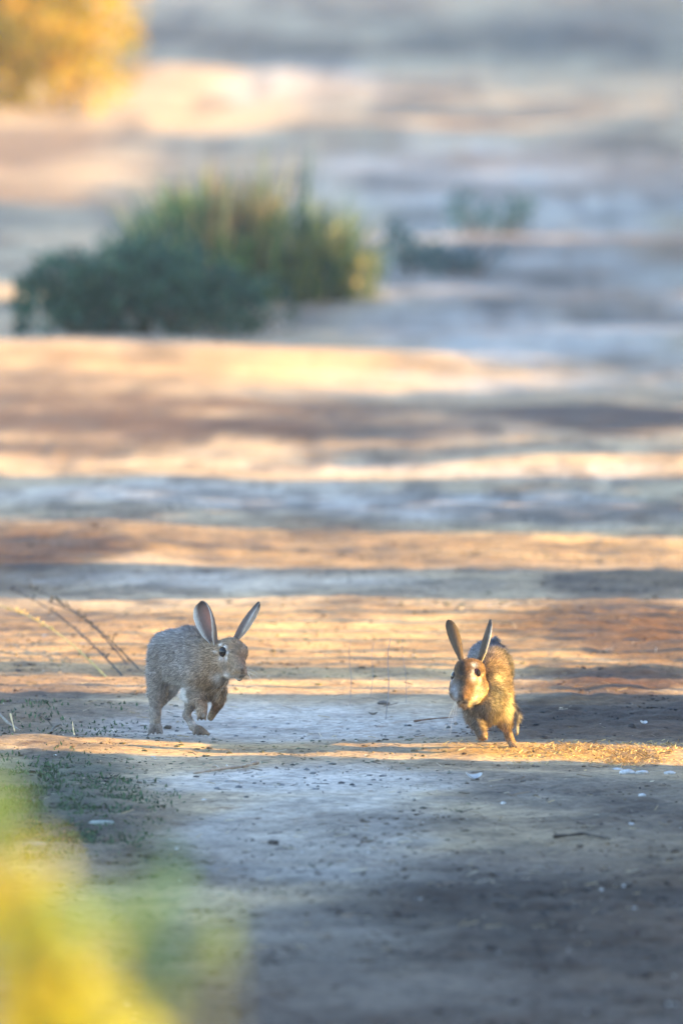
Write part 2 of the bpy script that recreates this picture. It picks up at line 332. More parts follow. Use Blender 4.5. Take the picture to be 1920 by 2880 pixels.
def ear(mb, body_col_out, base, tip, width, opend, curl=1.2, bend=(0, 0, 0), inner=((.50, .40, .37), (.62, .38, .33)), rim=(.62, .57, .50), tipc=(.05, .045, .045), rng=RNG):
    base = np.array(base, float); tip = np.array(tip, float); ax = tip-base; L = np.linalg.norm(ax); ax /= L
    od = np.array(opend, float); od -= ax*(od@ax); od /= np.linalg.norm(od); wv = np.cross(ax, od)
    nt_, nu = 30, 17; t = np.linspace(0, 1, nt_)[:, None]; u = np.linspace(-1, 1, nu)[None, :]
    prof = np.interp(t[:, 0], [0, .08, .25, .5, .72, .88, .96, 1.0], [.42, .52, .82, 1.0, .96, .74, .46, .06])[:, None]*width/2
    cf = np.interp(t[:, 0], [0, .3, .7, 1], [1.9, 1.25, .85, .6])[:, None]*curl
    cen = base+ax*(t*L)[..., None]+np.array(bend)*(np.sin(t*math.pi)[..., None])
    a = cf*u
    inn = cen + wv*(np.sin(a)/np.maximum(cf, .5)*prof*1.25)[..., None] + od*((1-np.cos(a))/np.maximum(cf, .5)*prof*1.25)[..., None]
    nrm = od*np.cos(a)[..., None] - wv*np.sin(a)[..., None]
    th = (.16*(1-u*u)+.05)*np.ones_like(t)
    out = inn - nrm*th[..., None]
    V = np.concatenate([inn.reshape(-1, 3), out.reshape(-1, 3)]); q = (np.arange(nt_-1)[:, None]*nu+np.arange(nu-1)[None, :]).ravel(); m_ = nt_*nu
    Fi = np.stack([q, q+1, q+1+nu, q+nu], 1); Fo = np.stack([q, q+nu, q+1+nu, q+1], 1)+m_
    r = np.arange(nt_-1)*nu; e1 = np.stack([r, r+nu, r+nu+m_, r+m_], 1); r2 = r+nu-1; e2 = np.stack([r2, r2+m_, r2+nu+m_, r2+nu], 1)
    uu = np.abs(u)*np.ones_like(t); tt = t*np.ones_like(u)
    ci = np.array(inner[0])*(1-.0*tt[..., None]) + (np.array(inner[1])-np.array(inner[0]))*(np.exp(-((uu)/.38)**2)*np.exp(-((tt-.55)/.3)**2))[..., None]
    ci = ci*(1-.45*np.clip((tt-.72)/.28, 0, 1))[..., None]
    rm = np.clip((uu-.66)/.22, 0, 1)[..., None]; ci = ci*(1-rm)+np.array(rim)*rm
    tp = np.clip((tt-.86)/.1, 0, 1)[..., None]; ci = ci*(1-tp*.7)+np.array(tipc)*tp*.7
    co = np.array(body_col_out)*np.ones_like(ci); edge = np.clip((uu-.82)/.15, 0, 1)[..., None]
    co = co*(1-edge)+np.array(rim)*edge; tp2 = np.clip((tt-.76)/.2+(uu-.6)*.5, 0, 1)[..., None]; co = co*(1-tp2*.8)+np.array(tipc)*tp2*.8
    mb.add(V, np.concatenate([Fi, Fo, e1, e2]), np.concatenate([ci.reshape(-1, 3), co.reshape(-1, 3)]))
    c = np.concatenate([inn.reshape(-1, 3), out.reshape(-1, 3)]); nn = np.concatenate([nrm.reshape(-1, 3), -nrm.reshape(-1, 3)])
    # short hairs on both faces of the ear
    n = 5200; ti = rng.uniform(0, nt_-1.01, n); ui = rng.uniform(0, nu-1.01, n); side = rng.random(n) < .6
    i0 = ti.astype(int); j0 = ui.astype(int); idx = i0*nu+j0 + side*m_
    fa = (ti-i0)[:, None]; fb = (ui-j0)[:, None]; P = (c[idx]*(1-fb)+c[idx+1]*fb)*(1-fa)+(c[idx+nu]*(1-fb)+c[idx+nu+1]*fb)*fa; Nn = nn[idx]; CC = np.concatenate([ci.reshape(-1, 3), co.reshape(-1, 3)])[idx]
    d = ax+Nn*.25+rng.normal(size=(n, 3))*.2; d /= np.linalg.norm(d, axis=1)[:, None]
    blades(mb, P, d, Nn, rng.uniform(.15, .35, n), .03, CC*rng.uniform(.7, 1.35, n)[:, None])
    return nn
NORM = []
def blades(mb, P, d, Nn, L, wd, C):
    n = len(P); b = np.cross(d, Nn+RNG.normal(size=(n, 3))*.3); b /= np.linalg.norm(b, axis=1)[:, None]+1e-9
    V = np.stack([P-b*wd, P+b*wd, P+d*L[:, None]], 1).reshape(-1, 3)
    mb.add(V, np.arange(n*3).reshape(n, 3), np.repeat(C, 3, 0))

def make_rabbit(name, label, loc, body, fr, base_col, blobs, lens, flow, eyes, ears, whisk, nose, nblades, seed, bare=()):
    rng = np.random.default_rng(seed)
    root = empty(name, loc, label, 'rabbit', 'wild rabbits running on the dirt track')
    V, Q = body.mesh()
    for _ in range(1):
        dd = body.f(V); V = V-body.grad(V)*dd[:, None]
    BL = []
    for (px, py, r, c, s, mode) in blobs:
        ctr = fr.hit(body, px, py) if not hasattr(r, '__len__') else None
        if ctr is None: r, Yc = r; ctr = fr(px, py, Yc)
        BL.append((ctr, r, np.array(c), s))
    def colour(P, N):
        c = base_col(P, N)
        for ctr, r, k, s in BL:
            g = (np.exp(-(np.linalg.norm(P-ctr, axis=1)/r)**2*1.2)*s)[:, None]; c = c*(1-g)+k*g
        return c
    N = body.grad(V)
    nz = vnoise3(V*1.6, 3)*.5+vnoise3(V*5., 4)*.5
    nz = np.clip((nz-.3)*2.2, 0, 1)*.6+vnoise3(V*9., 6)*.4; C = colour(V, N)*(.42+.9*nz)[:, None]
    mb = MB(); mb.add(V*1., Q, C)
    EY = []
    for (px, py, r, sc, col) in eyes:
        h_ = fr.hit(body, px, py); EY.append((h_, r, sc, body.grad(h_[None])[0], col))
    # coat: short tapered hairs combed along the body
    tri = np.concatenate([Q[:, [0, 1, 2]], Q[:, [0, 2, 3]]]); A, B, D = V[tri[:, 0]], V[tri[:, 1]], V[tri[:, 2]]
    ar = np.linalg.norm(np.cross(B-A, D-A), axis=1); pick = rng.choice(len(tri), nblades, p=ar/ar.sum())
    u = rng.random((nblades, 1)); v = rng.random((nblades, 1)); sw = (u+v) > 1; u = np.where(sw, 1-u, u); v = np.where(sw, 1-v, v)
    P = A[pick]+(B-A)[pick]*u+(D-A)[pick]*v
    for e, r, sc, nn, col in EY:
        P = P[np.linalg.norm(P-e, axis=1) > r*.92]
    P = P[P[:, 2] > .1]
    for (bx, by, br) in bare: P = P[np.linalg.norm(P-fr.hit(body, bx, by), axis=1) > br]
    Nn = body.grad(P); fl = flow(P); fl = fl-Nn*(fl*Nn).sum(1)[:, None]; fl /= np.linalg.norm(fl, axis=1)[:, None]+1e-6
    clump = np.stack([vnoise3(P*1.9, 21+i)-.5 for i in range(3)], 1)
    d = fl*.9+Nn*.38+clump*1.1+rng.normal(size=P.shape)*.22; d /= np.linalg.norm(d, axis=1)[:, None]
    L = lens(P)*rng.uniform(.6, 1.4, len(P))*np.where(rng.random(len(P)) < .1, 1.6, 1.0)
    c = colour(P, Nn); ti = rng.random(len(P)); k = np.where(ti < .25, .28, np.where(ti < .55, .75, np.where(ti < .82, 1.25, 2.2)))
    k = k*(.45+1.1*(vnoise3(P*2.4, 8)*.5+vnoise3(P*np.array([5., 5., 3.])+4, 18)*.5)); lum = c.mean(1); k = 1+(k-1)*np.clip(1.15-lum, .3, 1)
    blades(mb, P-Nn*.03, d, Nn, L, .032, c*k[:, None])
    # ears
    for e in ears: ear(mb, *e[0], **e[1], rng=rng)
    Vall = np.concatenate(mb.V)*.01
    mb.V = [Vall]; o = mb.build('body', M_fur, root)
    # body hairs shade with the coat beneath them
    me = o.data
    nb = len(V); nh = len(P)
    me_n = np.zeros((len(Vall), 3), np.float32)
    vn = np.zeros(len(Vall)*3, np.float32); me.vertex_normals.foreach_get('vector', vn); vn = vn.reshape(-1, 3).copy()
    vn[nb:nb+nh*3] = np.repeat(Nn*.8+d*.35, 3, 0); vn[:nb] = N
    vn /= np.linalg.norm(vn, axis=1)[:, None]+1e-9
    me.normals_split_custom_set_from_vertices([tuple(q) for q in vn.tolist()])
    # eyes
    for h_, r, sc, nn, col in EY:
        mu = MB(); a_ = np.linspace(0, math.pi, 17)[:, None]; b_ = (np.arange(24)/24*2*math.pi)[None, :]
        zz = Vector(nn); q = zz.to_track_quat('Z', 'Y'); R = np.array(q.to_matrix())
        loc_ = np.stack([np.sin(a_)*np.cos(b_), np.sin(a_)*np.sin(b_), np.cos(a_)*np.ones_like(b_)], -1).reshape(-1, 3)
        W_ = (loc_*np.array([1, 1, .75]))@R.T; W_ = W_*np.array(sc)*r + h_-nn*r*.42
        i_ = (np.arange(16)[:, None]*24+np.arange(24)[None, :]); j_ = np.arange(16)[:, None]*24+((np.arange(24)+1) % 24)[None, :]
        F_ = np.stack([i_, i_+24, j_+24, j_], -1).reshape(-1, 4)
        pol = (a_*np.ones_like(b_)).ravel()[:, None]; cc = np.where(pol < .75, np.array((.006, .005, .005)), np.array(col))
        mu.add(W_*.01, F_, cc); mu.build('eye', M_eye, root)
    for (a, b, c_) in whisk:
        mw = MB()
        a, b, c_ = map(np.array, (a, b, c_)); t = np.linspace(0, 1, 9)[:, None]
        pts = (1-t)**2*a+2*t*(1-t)*b+t*t*c_
        V_, F_ = tube(pts*.01, np.linspace(.00015, .00006, 9), 4); mw.add(V_, F_, (.75, .7, .6)); mw.build('whisker', M_whisk, root)
    return root

# ---- left rabbit (close-up scale 56.2 per cm, ground line 1600)
TH = math.radians(4.98)
def left_rabbit():
    f = Frame(470, 1603, 56.2*1.0, TH); b = Body(); q = .28
    c = lambda p, r, p2=None, r2=None, k=1.0: b.cone(f(*p), r-q, None if p2 is None else f(*p2), None if r2 is None else r2-q, k)
    c((395, 690, 6), 4.4, (600, 655, 2), 4.2, 1.5)                # back
    c((330, 830, 6.5), 3.5, (395, 700, 6), 4.2, 1.5)              # haunch
    c((600, 655, 2), 4.2, (770, 730, -1.5), 3.7, 1.5)             # back to shoulder
    c((500, 850, 3), 3.9, (760, 880, -2.5), 4.1, 1.5)             # belly
    c((790, 960, -3), 4.0, (880, 900, -4), 3.4, 1.5)              # chest
    c((850, 1080, -3.2), 2.6, (830, 940, -3), 3.4, 1.2)
    c((850, 740, -3), 3.4, (1000, 700, -4.8), 2.8, 1.5)           # neck
    c((255, 960, 6), 2.4, (240, 1130, 6), 1.9, 1.4)               # standing hind leg
    c((240, 1130, 6), 1.85, (218, 1350, 5.2), 1.35, .8)
    c((218, 1350, 5.2), 1.3, (222, 1490, 4.6), 1.35, .6)
    for dx in (-62, -20, 24, 66): c((222+dx*.7, 1500, 3.9), .78, (222+dx*1.05, 1568, 3.3), .6, .16)
    c((430, 980, 8), 2.4, (370, 1110, 9), 1.5, 1.0)               # far thigh behind it
    c((370, 1110, 9), 1.5, (280, 1250, 8.5), 1.0, .8)
    c((600, 1150, 0), 2.0, (630, 1240, -1.4), 1.4, 1.0)           # hind leg swung forward
    c((630, 1240, -1.4), 1.35, (565, 1375, -.4), .95, .7)
    c((565, 1375, -.4), .95, (640, 1500, -1.6), 1.0, .6)
    c((645, 1510, -1.6), 1.05, (715, 1545, -2.2), 1.15, .5)
    for dx, dy in ((-62, 6), (-22, 10), (30, 10), (78, 12)): c((698+dx*.6, 1545, -2.4), .8, (722+dx*1.1, 1572+dy, -3.0), .58, .18)
    c((700, 1130, -4.6), 2.2, (735, 1270, -6.5), 1.3, .7)          # near foreleg, tucked
    c((735, 1270, -6.5), 1.3, (742, 1365, -7.4), 1.25, .5)
    for dx in (-42, 0, 40): c((742+dx*.6, 1370, -7.5), .7, (740+dx, 1425, -7.7), .48, .2)
    c((920, 1130, -4), 2.0, (920, 1250, -4.6), 1.25, .9)          # far foreleg, tucked
    c((925, 1240, -4.6), 1.2, (835, 1400, -3.8), .95, .7)
    c((180, 760, 9.5), 1.0, (175, 830, 9.8), .8, .6)              # tail, pressed to the rump
    hb = lambda p, r, p2=None, r2=None, k=1.0: b.cone(f(*p), r-.16, None if p2 is None else f(*p2), None if r2 is None else r2-.16, k)
    hb((1030, 690, -5.6), 2.65, (1110, 700, -6.4), 2.3, 1.0)      # skull
    hb((1085, 625, -6.4), 1.8, (1150, 700, -7.6), 1.65, .8)       # brow
    hb((1110, 770, -8.0), 1.95, (1148, 885, -10.2), 1.5, .8)      # snout, turned to the viewer
    hb((960, 830, -5.8), 2.2, (1040, 890, -7.4), 1.75, .8)        # cheek
    hb((1120, 920, -10.2), 1.05, (1105, 930, -9.6), 1.0, .4); hb((1192, 915, -10.2), .95, (1188, 925, -9.6), .9, .35)   # whisker pads
    hb((1145, 965, -9.6), .82, (1150, 975, -9.2), .75, .4)        # chin
    hb((1182, 882, -11.5), .52, (1180, 880, -11.2), .6, .3)       # nose
    hb((1190, 660, -6.6), 1.0, (1180, 700, -7.0), 1.1, .5)        # far brow
    def base(P, N):
        top = np.clip((P[:, 2]-9)/8, 0, 1)[:, None]
        fwd = np.clip((P[:, 0]-1)/5, 0, 1)[:, None]
        back = np.array((.285, .24, .205))*(1-top)+np.array((.225, .20, .185))*top
        c = back*(1-fwd)+np.array((.30, .205, .13))*fwd
        und = np.clip((-N[:, 2]-.35)/.4, 0, 1)[:, None]*np.clip((P[:, 2]-5)/3, 0, 1)[:, None]*.6
        return c*(1-und)+np.array((.50, .46, .42))*und
    W = (.80, .75, .70); BRN = (.27, .15, .08); DRK = (.045, .038, .035)
    bl = [(430, 1080, 1.8, W, 1.0, 0), (530, 1150, 1.4, W, .85, 0), (480, 1110, 1.4, W, .9, 0), (400, 1060, 1.2, W, .7, 0), (570, 1180, .9, W, .8, 0), (330, 1050, 1.2, (.35, .32, .3), .5, 0),
          (190, 900, 1.3, (.34, .31, .30), .4, 0), (560, 640, .9, (.34, .30, .27), .4, 0), (700, 560, .8, (.36, .31, .27), .5, 0),
          (520, 830, .8, (.38, .34, .3), .4, 0), (760, 1040, 2.2, (.24, .155, .09), .5, 0), (900, 1040, 1.6, (.27, .18, .105), .6, 0),
          (940, 960, 1.0, W, .7, 0), (1020, 955, .8, W, .9, 0), (1070, 985, .6, W, .8, 0), (1130, 985, .55, W, .7, 0), (900, 950, .7, W, .45, 0),
          (1090, 620, 1.3, BRN, .6, 0), (1160, 720, 1.5, BRN, .7, 0), (1190, 800, 1.2, (.24, .13, .075), .7, 0), (1120, 640, .45, DRK, .4, 0), (1090, 690, .5, DRK, .45, 0),
          (945, 610, .4, W, .6, 0), (1000, 640, .42, W, .75, 0), (1025, 700, .4, W, .7, 0), (1010, 765, .5, W, .85, 0), (950, 760, .5, W, .6, 0), (905, 690, .35, W, .4, 0),
          (985, 860, .6, DRK, .45, 0), (1182, 885, .42, (.05, .03, .025), .95, 0), (1165, 950, .26, (.03, .02, .02), .85, 0), (1195, 952, .26, (.03, .02, .02), .85, 0), (1178, 925, .2, (.03, .02, .02), .8, 0), (1225, 910, .35, (.5, .33, .24), .8, 0), (1140, 915, .35, (.45, .30, .16), .7, 0), (1170, 960, .35, DRK, .6, 0), (1130, 945, .3, DRK, .4, 0),
          (225, 1440, .9, (.36, .28, .20), .7, 0), (225, 1540, 1.0, (.11, .085, .07), .85, 0), (640, 1300, .8, (.36, .30, .26), .6, 0), (560, 1420, .6, (.30, .22, .18), .6, 0), (650, 1460, .8, W, .75, 0),
          (710, 1560, 1.2, (.11, .085, .07), .9, 0), (740, 1240, 1.0, (.30, .18, .11), .8, 0), (735, 1330, .9, (.40, .28, .19), .85, 0), (820, 1300, .7, (.04, .03, .025), .9, 0), (840, 1180, .6, (.06, .045, .035), .7, 0), (760, 1385, .4, W, .7, 0), (735, 1430, .6, (.09, .07, .055), .85, 0),  # dark blobs between near foreleg and chest stand in for shade
          (890, 1290, 1.5, (.20, .095, .05), .9, 0), (800, 1230, .5, W, .8, 0), (370, 1120, 1.0, (.15, .115, .09), .6, 0), (640, 1120, .9, DRK, .5, 0)]
    def lens(P):
        L = np.full(len(P), .78); L = np.where(P[:, 0] > 8.0, .26, L); L = np.where(P[:, 2] < 7.4, .34, L); L = np.where(P[:, 2] < 5.0, .2, L)
        return np.where((P[:, 0] > 2.5) & (P[:, 0] < 9.5) & (P[:, 2] > 7.6) & (P[:, 2] < 12), .95, L)
    def flow(P):
        fl = np.tile(np.array([-.75, .5, -.45]), (len(P), 1)); wl = np.clip((9-P[:, 2])/4, 0, 1)[:, None]; fl = fl*(1-wl)+np.array([-.1, .1, -1])*wl
        head = (P[:, 0] > 8.6) & (P[:, 2] > 10); fl[head] = (-.55, .5, .5); return fl
    W2 = (.60, .55, .48)
    ears = [(((.165, .125, .10), f(900, 615, -4.8), f(735, 138, -3.6), 5.3, (-.78, -.66, .1)), dict(curl=1.4, bend=(.45, .3, .2), rim=W2, inner=((.17, .125, .11), (.36, .17, .13)))),
            (((.14, .105, .09), f(1085, 560, -5.4), f(1362, 150, -4.4), 3.7, (1, -.18, -.1)), dict(curl=1.5, bend=(-.5, 0, .1), rim=W2, inner=((.46, .42, .4), (.5, .4, .36))))]
    wh = []
    rr = random.Random(3)
    for _ in range(9):
        s = f(1215, 880+rr.uniform(-15, 30), -9.4); e = f(1250+rr.uniform(20, 110), 830+rr.uniform(0, 190), -10-rr.uniform(0, 2)); wh.append((s, (s+e)/2+np.array([.2, -.3, .3]), e))
    for (ex, ey) in ((835, 1235), (880, 1225), (975, 1190), (860, 1120)):
        s = f(1060+rr.uniform(-20, 20), 915, -9); wh.append((s, f((1060+ex)/2+30, (915+ey)/2, -9), f(ex, ey, -7.8)))
    for s0 in ((1220, 650), (1215, 660)): s = f(*s0, -7); wh.append((s, s+np.array([.2, 0, .1]), s+np.array([.5, -.2, .3])))
    return make_rabbit('rabbit', 'grey rabbit trotting in full shade, forepaws tucked up, one broad ear open to the viewer',
                       (LR[0], LR[1], GZ(*LR)), b, f, base, bl, lens, flow,
                       [(967, 690, 1.02, (.86, 1, 1.05), (.012, .008, .006)), (1234, 648, .55, (.7, 1, 1), (.012, .008, .006))], ears, wh, None, 150000, 5, bare=((1182, 885, .4), (1195, 952, .25), (1165, 950, .25), (1178, 925, .2)))
def GZ(x, y):
    return H(x, y)+.0008
def right_rabbit():
    f = Frame(1000, 1850, 70.3, TH); b = Body(); q = .28
    c = lambda p, r, p2=None, r2=None, k=1.0: b.cone(f(*p), r-q, None if p2 is None else f(*p2), None if r2 is None else r2-q, k)
    c((810, 1320, -4.5), 3.5, (850, 1180, -3), 4.0, 1.5)          # chest
    c((690, 1330, -5), 2.9, (780, 1350, -4.5), 3.2, 1.3)
    c((960, 1150, -2), 2.9, (1010, 1350, -2.5), 2.4, 1.4)         # shoulder
    c((840, 900, -1), 3.7, (880, 1080, -2), 3.8, 1.5)
    c((840, 900, -1), 3.8, (905, 790, 7), 3.9, 1.5)
    c((905, 790, 7), 3.8, (855, 690, 14), 4.0, 1.5)               # back to rump
    c((1010, 930, 9), 2.5, (1040, 1120, 10), 2.2, 1.4)            # haunch
    c((950, 430, 16.5), .95, (985, 450, 17.2), .75, .5)           # tail up
    c((1100, 1230, 10), 1.7, (1225, 1450, 9), 1.15, 1.0)          # hind leg
    c((1225, 1450, 9), 1.1, (1235, 1680, 6.5), .62, .5)
    c((1230, 1400, 9.5), 1.0, (1275, 1520, 9), .55, .4)
    c((760, 1200, 9), 2.2, (820, 1420, 9), 1.3, 1.0)
    c((1030, 1400, -2.4), 2.0, (1075, 1560, -2.2), 1.4, 1.0)      # standing foreleg
    c((1075, 1560, -2.2), 1.3, (1125, 1730, -1.6), .98, .6)
    c((1125, 1730, -1.6), .98, (1165, 1820, -1.8), 1.0, .5)
    for dx in (-34, 4, 42): c((1165+dx*.5, 1825, -2.2), .68, (1185+dx*1.1, 1868+dx*.15, -2.8), .46, .2)
    c((640, 1450, -5.5), 1.8, (710, 1580, -7.5), 1.25, .8)        # raised foreleg
    c((705, 1590, -7.5), 1.25, (755, 1705, -9), 1.35, .5)
    for dx in (-44, 0, 44): c((755+dx*.6, 1715, -9.4), .8, (764+dx, 1765-abs(dx)*.3, -9.7), .52, .2)
    hb = lambda p, r, p2=None, r2=None, k=1.0: b.cone(f(*p), r-.16, None if p2 is None else f(*p2), None if r2 is None else r2-.16, k)
    hb((590, 890, -7.5), 3.05, (570, 980, -8.5), 2.9, 1.0)
    hb((520, 820, -8), 1.9, (660, 830, -7.5), 1.9, 1.0)
    hb((545, 1010, -9.2), 2.35, (512, 1165, -10.9), 1.62, .9); hb((690, 800, -9.0), .9, (720, 850, -8.6), .8, .5)
    hb((700, 1070, -8), 2.2, (630, 1165, -9.2), 1.8, .9)
    hb((430, 1050, -8.2), 1.75, (420, 1140, -9.2), 1.5, .8); hb((420, 1140, -9.2), 1.45, (470, 1205, -10.2), 1.3, .8)
    hb((470, 1225, -11.2), .9, (450, 1200, -10.8), .8, .5); hb((515, 1235, -10.4), 1.1, (535, 1270, -9.8), 1.0, .7); hb((540, 1225, -9.8), 1.3, (640, 1200, -9.0), 1.5, .9); hb((480, 1215, -10.0), 1.2, (520, 1240, -9.6), 1.2, .7)
    hb((497, 1205, -12.2), .62, (498, 1215, -12.2), .5, .4)
    hb((550, 1215, -11.2), .95, (600, 1190, -10.4), 1.1, .6)
    HC = f(570, 1000, -8.5)
    def base(P, N):
        c = np.tile(np.array((.118, .088, .066)), (len(P), 1)); hd = np.linalg.norm(P-HC, axis=1) < 4.9; c[hd] = (.125, .074, .038)
        c = c*(.75+.5*vnoise3(P*1.2, 44))[:, None]; dk = np.clip((P[:, 1]-2)/6, 0, 1)[:, None]; c = c*(1-dk)+np.array((.15, .14, .14))*dk
        und = np.clip((-N[:, 2]-.3)/.4, 0, 1)[:, None]*.5; return c*(1-und)+np.array((.5, .45, .38))*und
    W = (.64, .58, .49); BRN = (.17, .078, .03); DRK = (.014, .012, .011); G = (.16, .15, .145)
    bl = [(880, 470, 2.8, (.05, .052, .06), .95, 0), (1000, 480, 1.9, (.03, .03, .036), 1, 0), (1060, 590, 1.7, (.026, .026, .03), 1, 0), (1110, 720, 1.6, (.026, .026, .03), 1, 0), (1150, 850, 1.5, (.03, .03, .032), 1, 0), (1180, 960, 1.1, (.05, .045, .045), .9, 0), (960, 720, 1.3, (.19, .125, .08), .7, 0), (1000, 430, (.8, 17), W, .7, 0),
          (600, 560, 1.7, (.15, .15, .17), .8, 0), (880, 600, 2.2, (.26, .20, .15), .6, 0), (850, 880, 1.0, (.07, .05, .035), .9, 0), (880, 960, .9, (.09, .065, .045), .8, 0), (900, 1090, 1.0, (.12, .11, .095), .8, 0), (960, 950, 1.2, (.50, .40, .28), .6, 0), (820, 800, .9, (.2, .13, .08), .6, 0),  # darkest blobs put the shadow between cheek and shoulder into the coat
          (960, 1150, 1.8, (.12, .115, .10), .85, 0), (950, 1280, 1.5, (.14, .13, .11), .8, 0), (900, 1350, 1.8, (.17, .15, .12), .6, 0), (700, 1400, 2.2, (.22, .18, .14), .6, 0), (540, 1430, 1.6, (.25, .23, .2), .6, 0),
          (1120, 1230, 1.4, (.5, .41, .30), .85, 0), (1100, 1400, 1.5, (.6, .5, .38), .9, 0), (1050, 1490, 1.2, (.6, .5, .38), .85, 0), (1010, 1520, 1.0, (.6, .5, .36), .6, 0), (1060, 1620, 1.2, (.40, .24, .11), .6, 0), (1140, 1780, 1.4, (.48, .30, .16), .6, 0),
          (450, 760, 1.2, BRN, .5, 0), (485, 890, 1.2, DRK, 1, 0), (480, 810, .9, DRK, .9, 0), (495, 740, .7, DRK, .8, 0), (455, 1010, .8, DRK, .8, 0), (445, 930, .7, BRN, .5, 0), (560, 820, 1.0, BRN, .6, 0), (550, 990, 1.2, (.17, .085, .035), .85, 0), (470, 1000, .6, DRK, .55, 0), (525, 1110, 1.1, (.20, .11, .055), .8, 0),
          (380, 1080, 1.3, (.25, .25, .26), .8, 0), (400, 1180, 1.0, (.30, .29, .29), .8, 0), (350, 980, .8, (.28, .27, .27), .7, 0),  # grey blobs put the shade on the left cheek into the fur
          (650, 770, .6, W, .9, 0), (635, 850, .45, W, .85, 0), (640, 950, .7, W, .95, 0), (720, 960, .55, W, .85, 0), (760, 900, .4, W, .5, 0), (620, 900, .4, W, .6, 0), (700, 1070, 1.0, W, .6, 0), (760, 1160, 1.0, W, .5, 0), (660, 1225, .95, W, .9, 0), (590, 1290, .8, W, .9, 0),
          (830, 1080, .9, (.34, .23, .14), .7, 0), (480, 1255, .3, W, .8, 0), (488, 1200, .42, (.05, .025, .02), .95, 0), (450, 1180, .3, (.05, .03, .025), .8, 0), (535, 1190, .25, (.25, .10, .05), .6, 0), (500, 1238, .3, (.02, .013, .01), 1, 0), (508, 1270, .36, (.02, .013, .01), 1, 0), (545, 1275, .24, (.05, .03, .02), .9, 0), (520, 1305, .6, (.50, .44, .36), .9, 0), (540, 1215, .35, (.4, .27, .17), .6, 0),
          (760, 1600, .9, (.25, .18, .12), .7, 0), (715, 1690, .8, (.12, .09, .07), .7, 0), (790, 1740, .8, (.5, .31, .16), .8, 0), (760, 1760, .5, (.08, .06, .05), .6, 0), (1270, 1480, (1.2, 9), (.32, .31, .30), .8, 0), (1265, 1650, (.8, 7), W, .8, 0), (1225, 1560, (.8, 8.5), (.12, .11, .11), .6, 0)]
    def lens(P):
        L = np.full(len(P), .7); L = np.where(np.linalg.norm(P-HC, axis=1) < 4.9, .22, L); L = np.where(P[:, 2] < 4.0, .26, L)
        return np.where((P[:, 2] > 4) & (P[:, 2] < 8.5) & (P[:, 1] < 2), .85, L)
    def flow(P):
        fl = np.tile(np.array([.15, .8, -.5]), (len(P), 1)); wl = np.clip((11-P[:, 2])/5, 0, 1)[:, None]; fl = fl*(1-wl)+np.array([.1, .2, -1])*wl
        head = np.linalg.norm(P-HC, axis=1) < 4.9; fl[head] = (.25, .6, .7); return fl
    W2 = (.66, .60, .52)
    ears = [(((.12, .085, .058), f(480, 715, -6.5), f(305, 170, -5), 2.35, (.35, 1, .1)), dict(curl=1.2, bend=(-.1, 0, .1), rim=(.12, .10, .09), inner=((.3, .25, .2), (.4, .3, .25)))),
            (((.11, .08, .058), f(715, 720, -5.5), f(872, 165, -4.2), 2.9, (.97, .10, 0)), dict(curl=1.35, bend=(-.25, -.2, 0), rim=W2, inner=((.5, .45, .4), (.5, .4, .33))))]
    wh = []; rr = random.Random(4)
    for (sx, sy, ex, ey) in ((400, 1240, 245, 1655), (400, 1250, 325, 1710), (410, 1260, 400, 1560), (420, 1250, 300, 1500)):
        s = f(sx, sy, -11.5); e = f(ex, ey, -11); wh.append((s, (s+e)/2+np.array([-.15, -.3, .3]), e))
    for _ in range(2):
        s = f(600, 1200+rr.uniform(-15, 25), -11.6); e = f(700+rr.uniform(0, 130), 1220+rr.uniform(0, 140), -11.5); wh.append((s, (s+e)/2+np.array([0, -.5, .2]), e))
    return make_rabbit('rabbit', 'tan rabbit bounding toward the viewer, sunlight on its face, one forepaw raised',
                       (RR[0], RR[1], GZ(*RR)), b, f, base, bl, lens, flow,
                       [(700, 872, .98, (.82, 1, 1.15), (.05, .012, .006)), (350, 908, .95, (.8, 1, 1), (.02, .015, .012))], ears, wh, None, 150000, 6, bare=((492, 1203, .45), (505, 1240, .25), (512, 1268, .3), (545, 1278, .22)))
# origins: where the close-up's ground line meets the photo
def on_ground(px, py):
    h = 0.
    for _ in range(12): x, y = gp(px, py, h); h = .5*h+.5*(H(x, y)+.001)
    return x, y
LR = on_ground((380+470/3.92)/1920*1568, (1660+1603/3.92)/1920*1568)
RR = on_ground((1200+1000/4.9)/1920*1568, (1720+1850/4.9)/1920*1568)
left_rabbit(); right_rabbit()

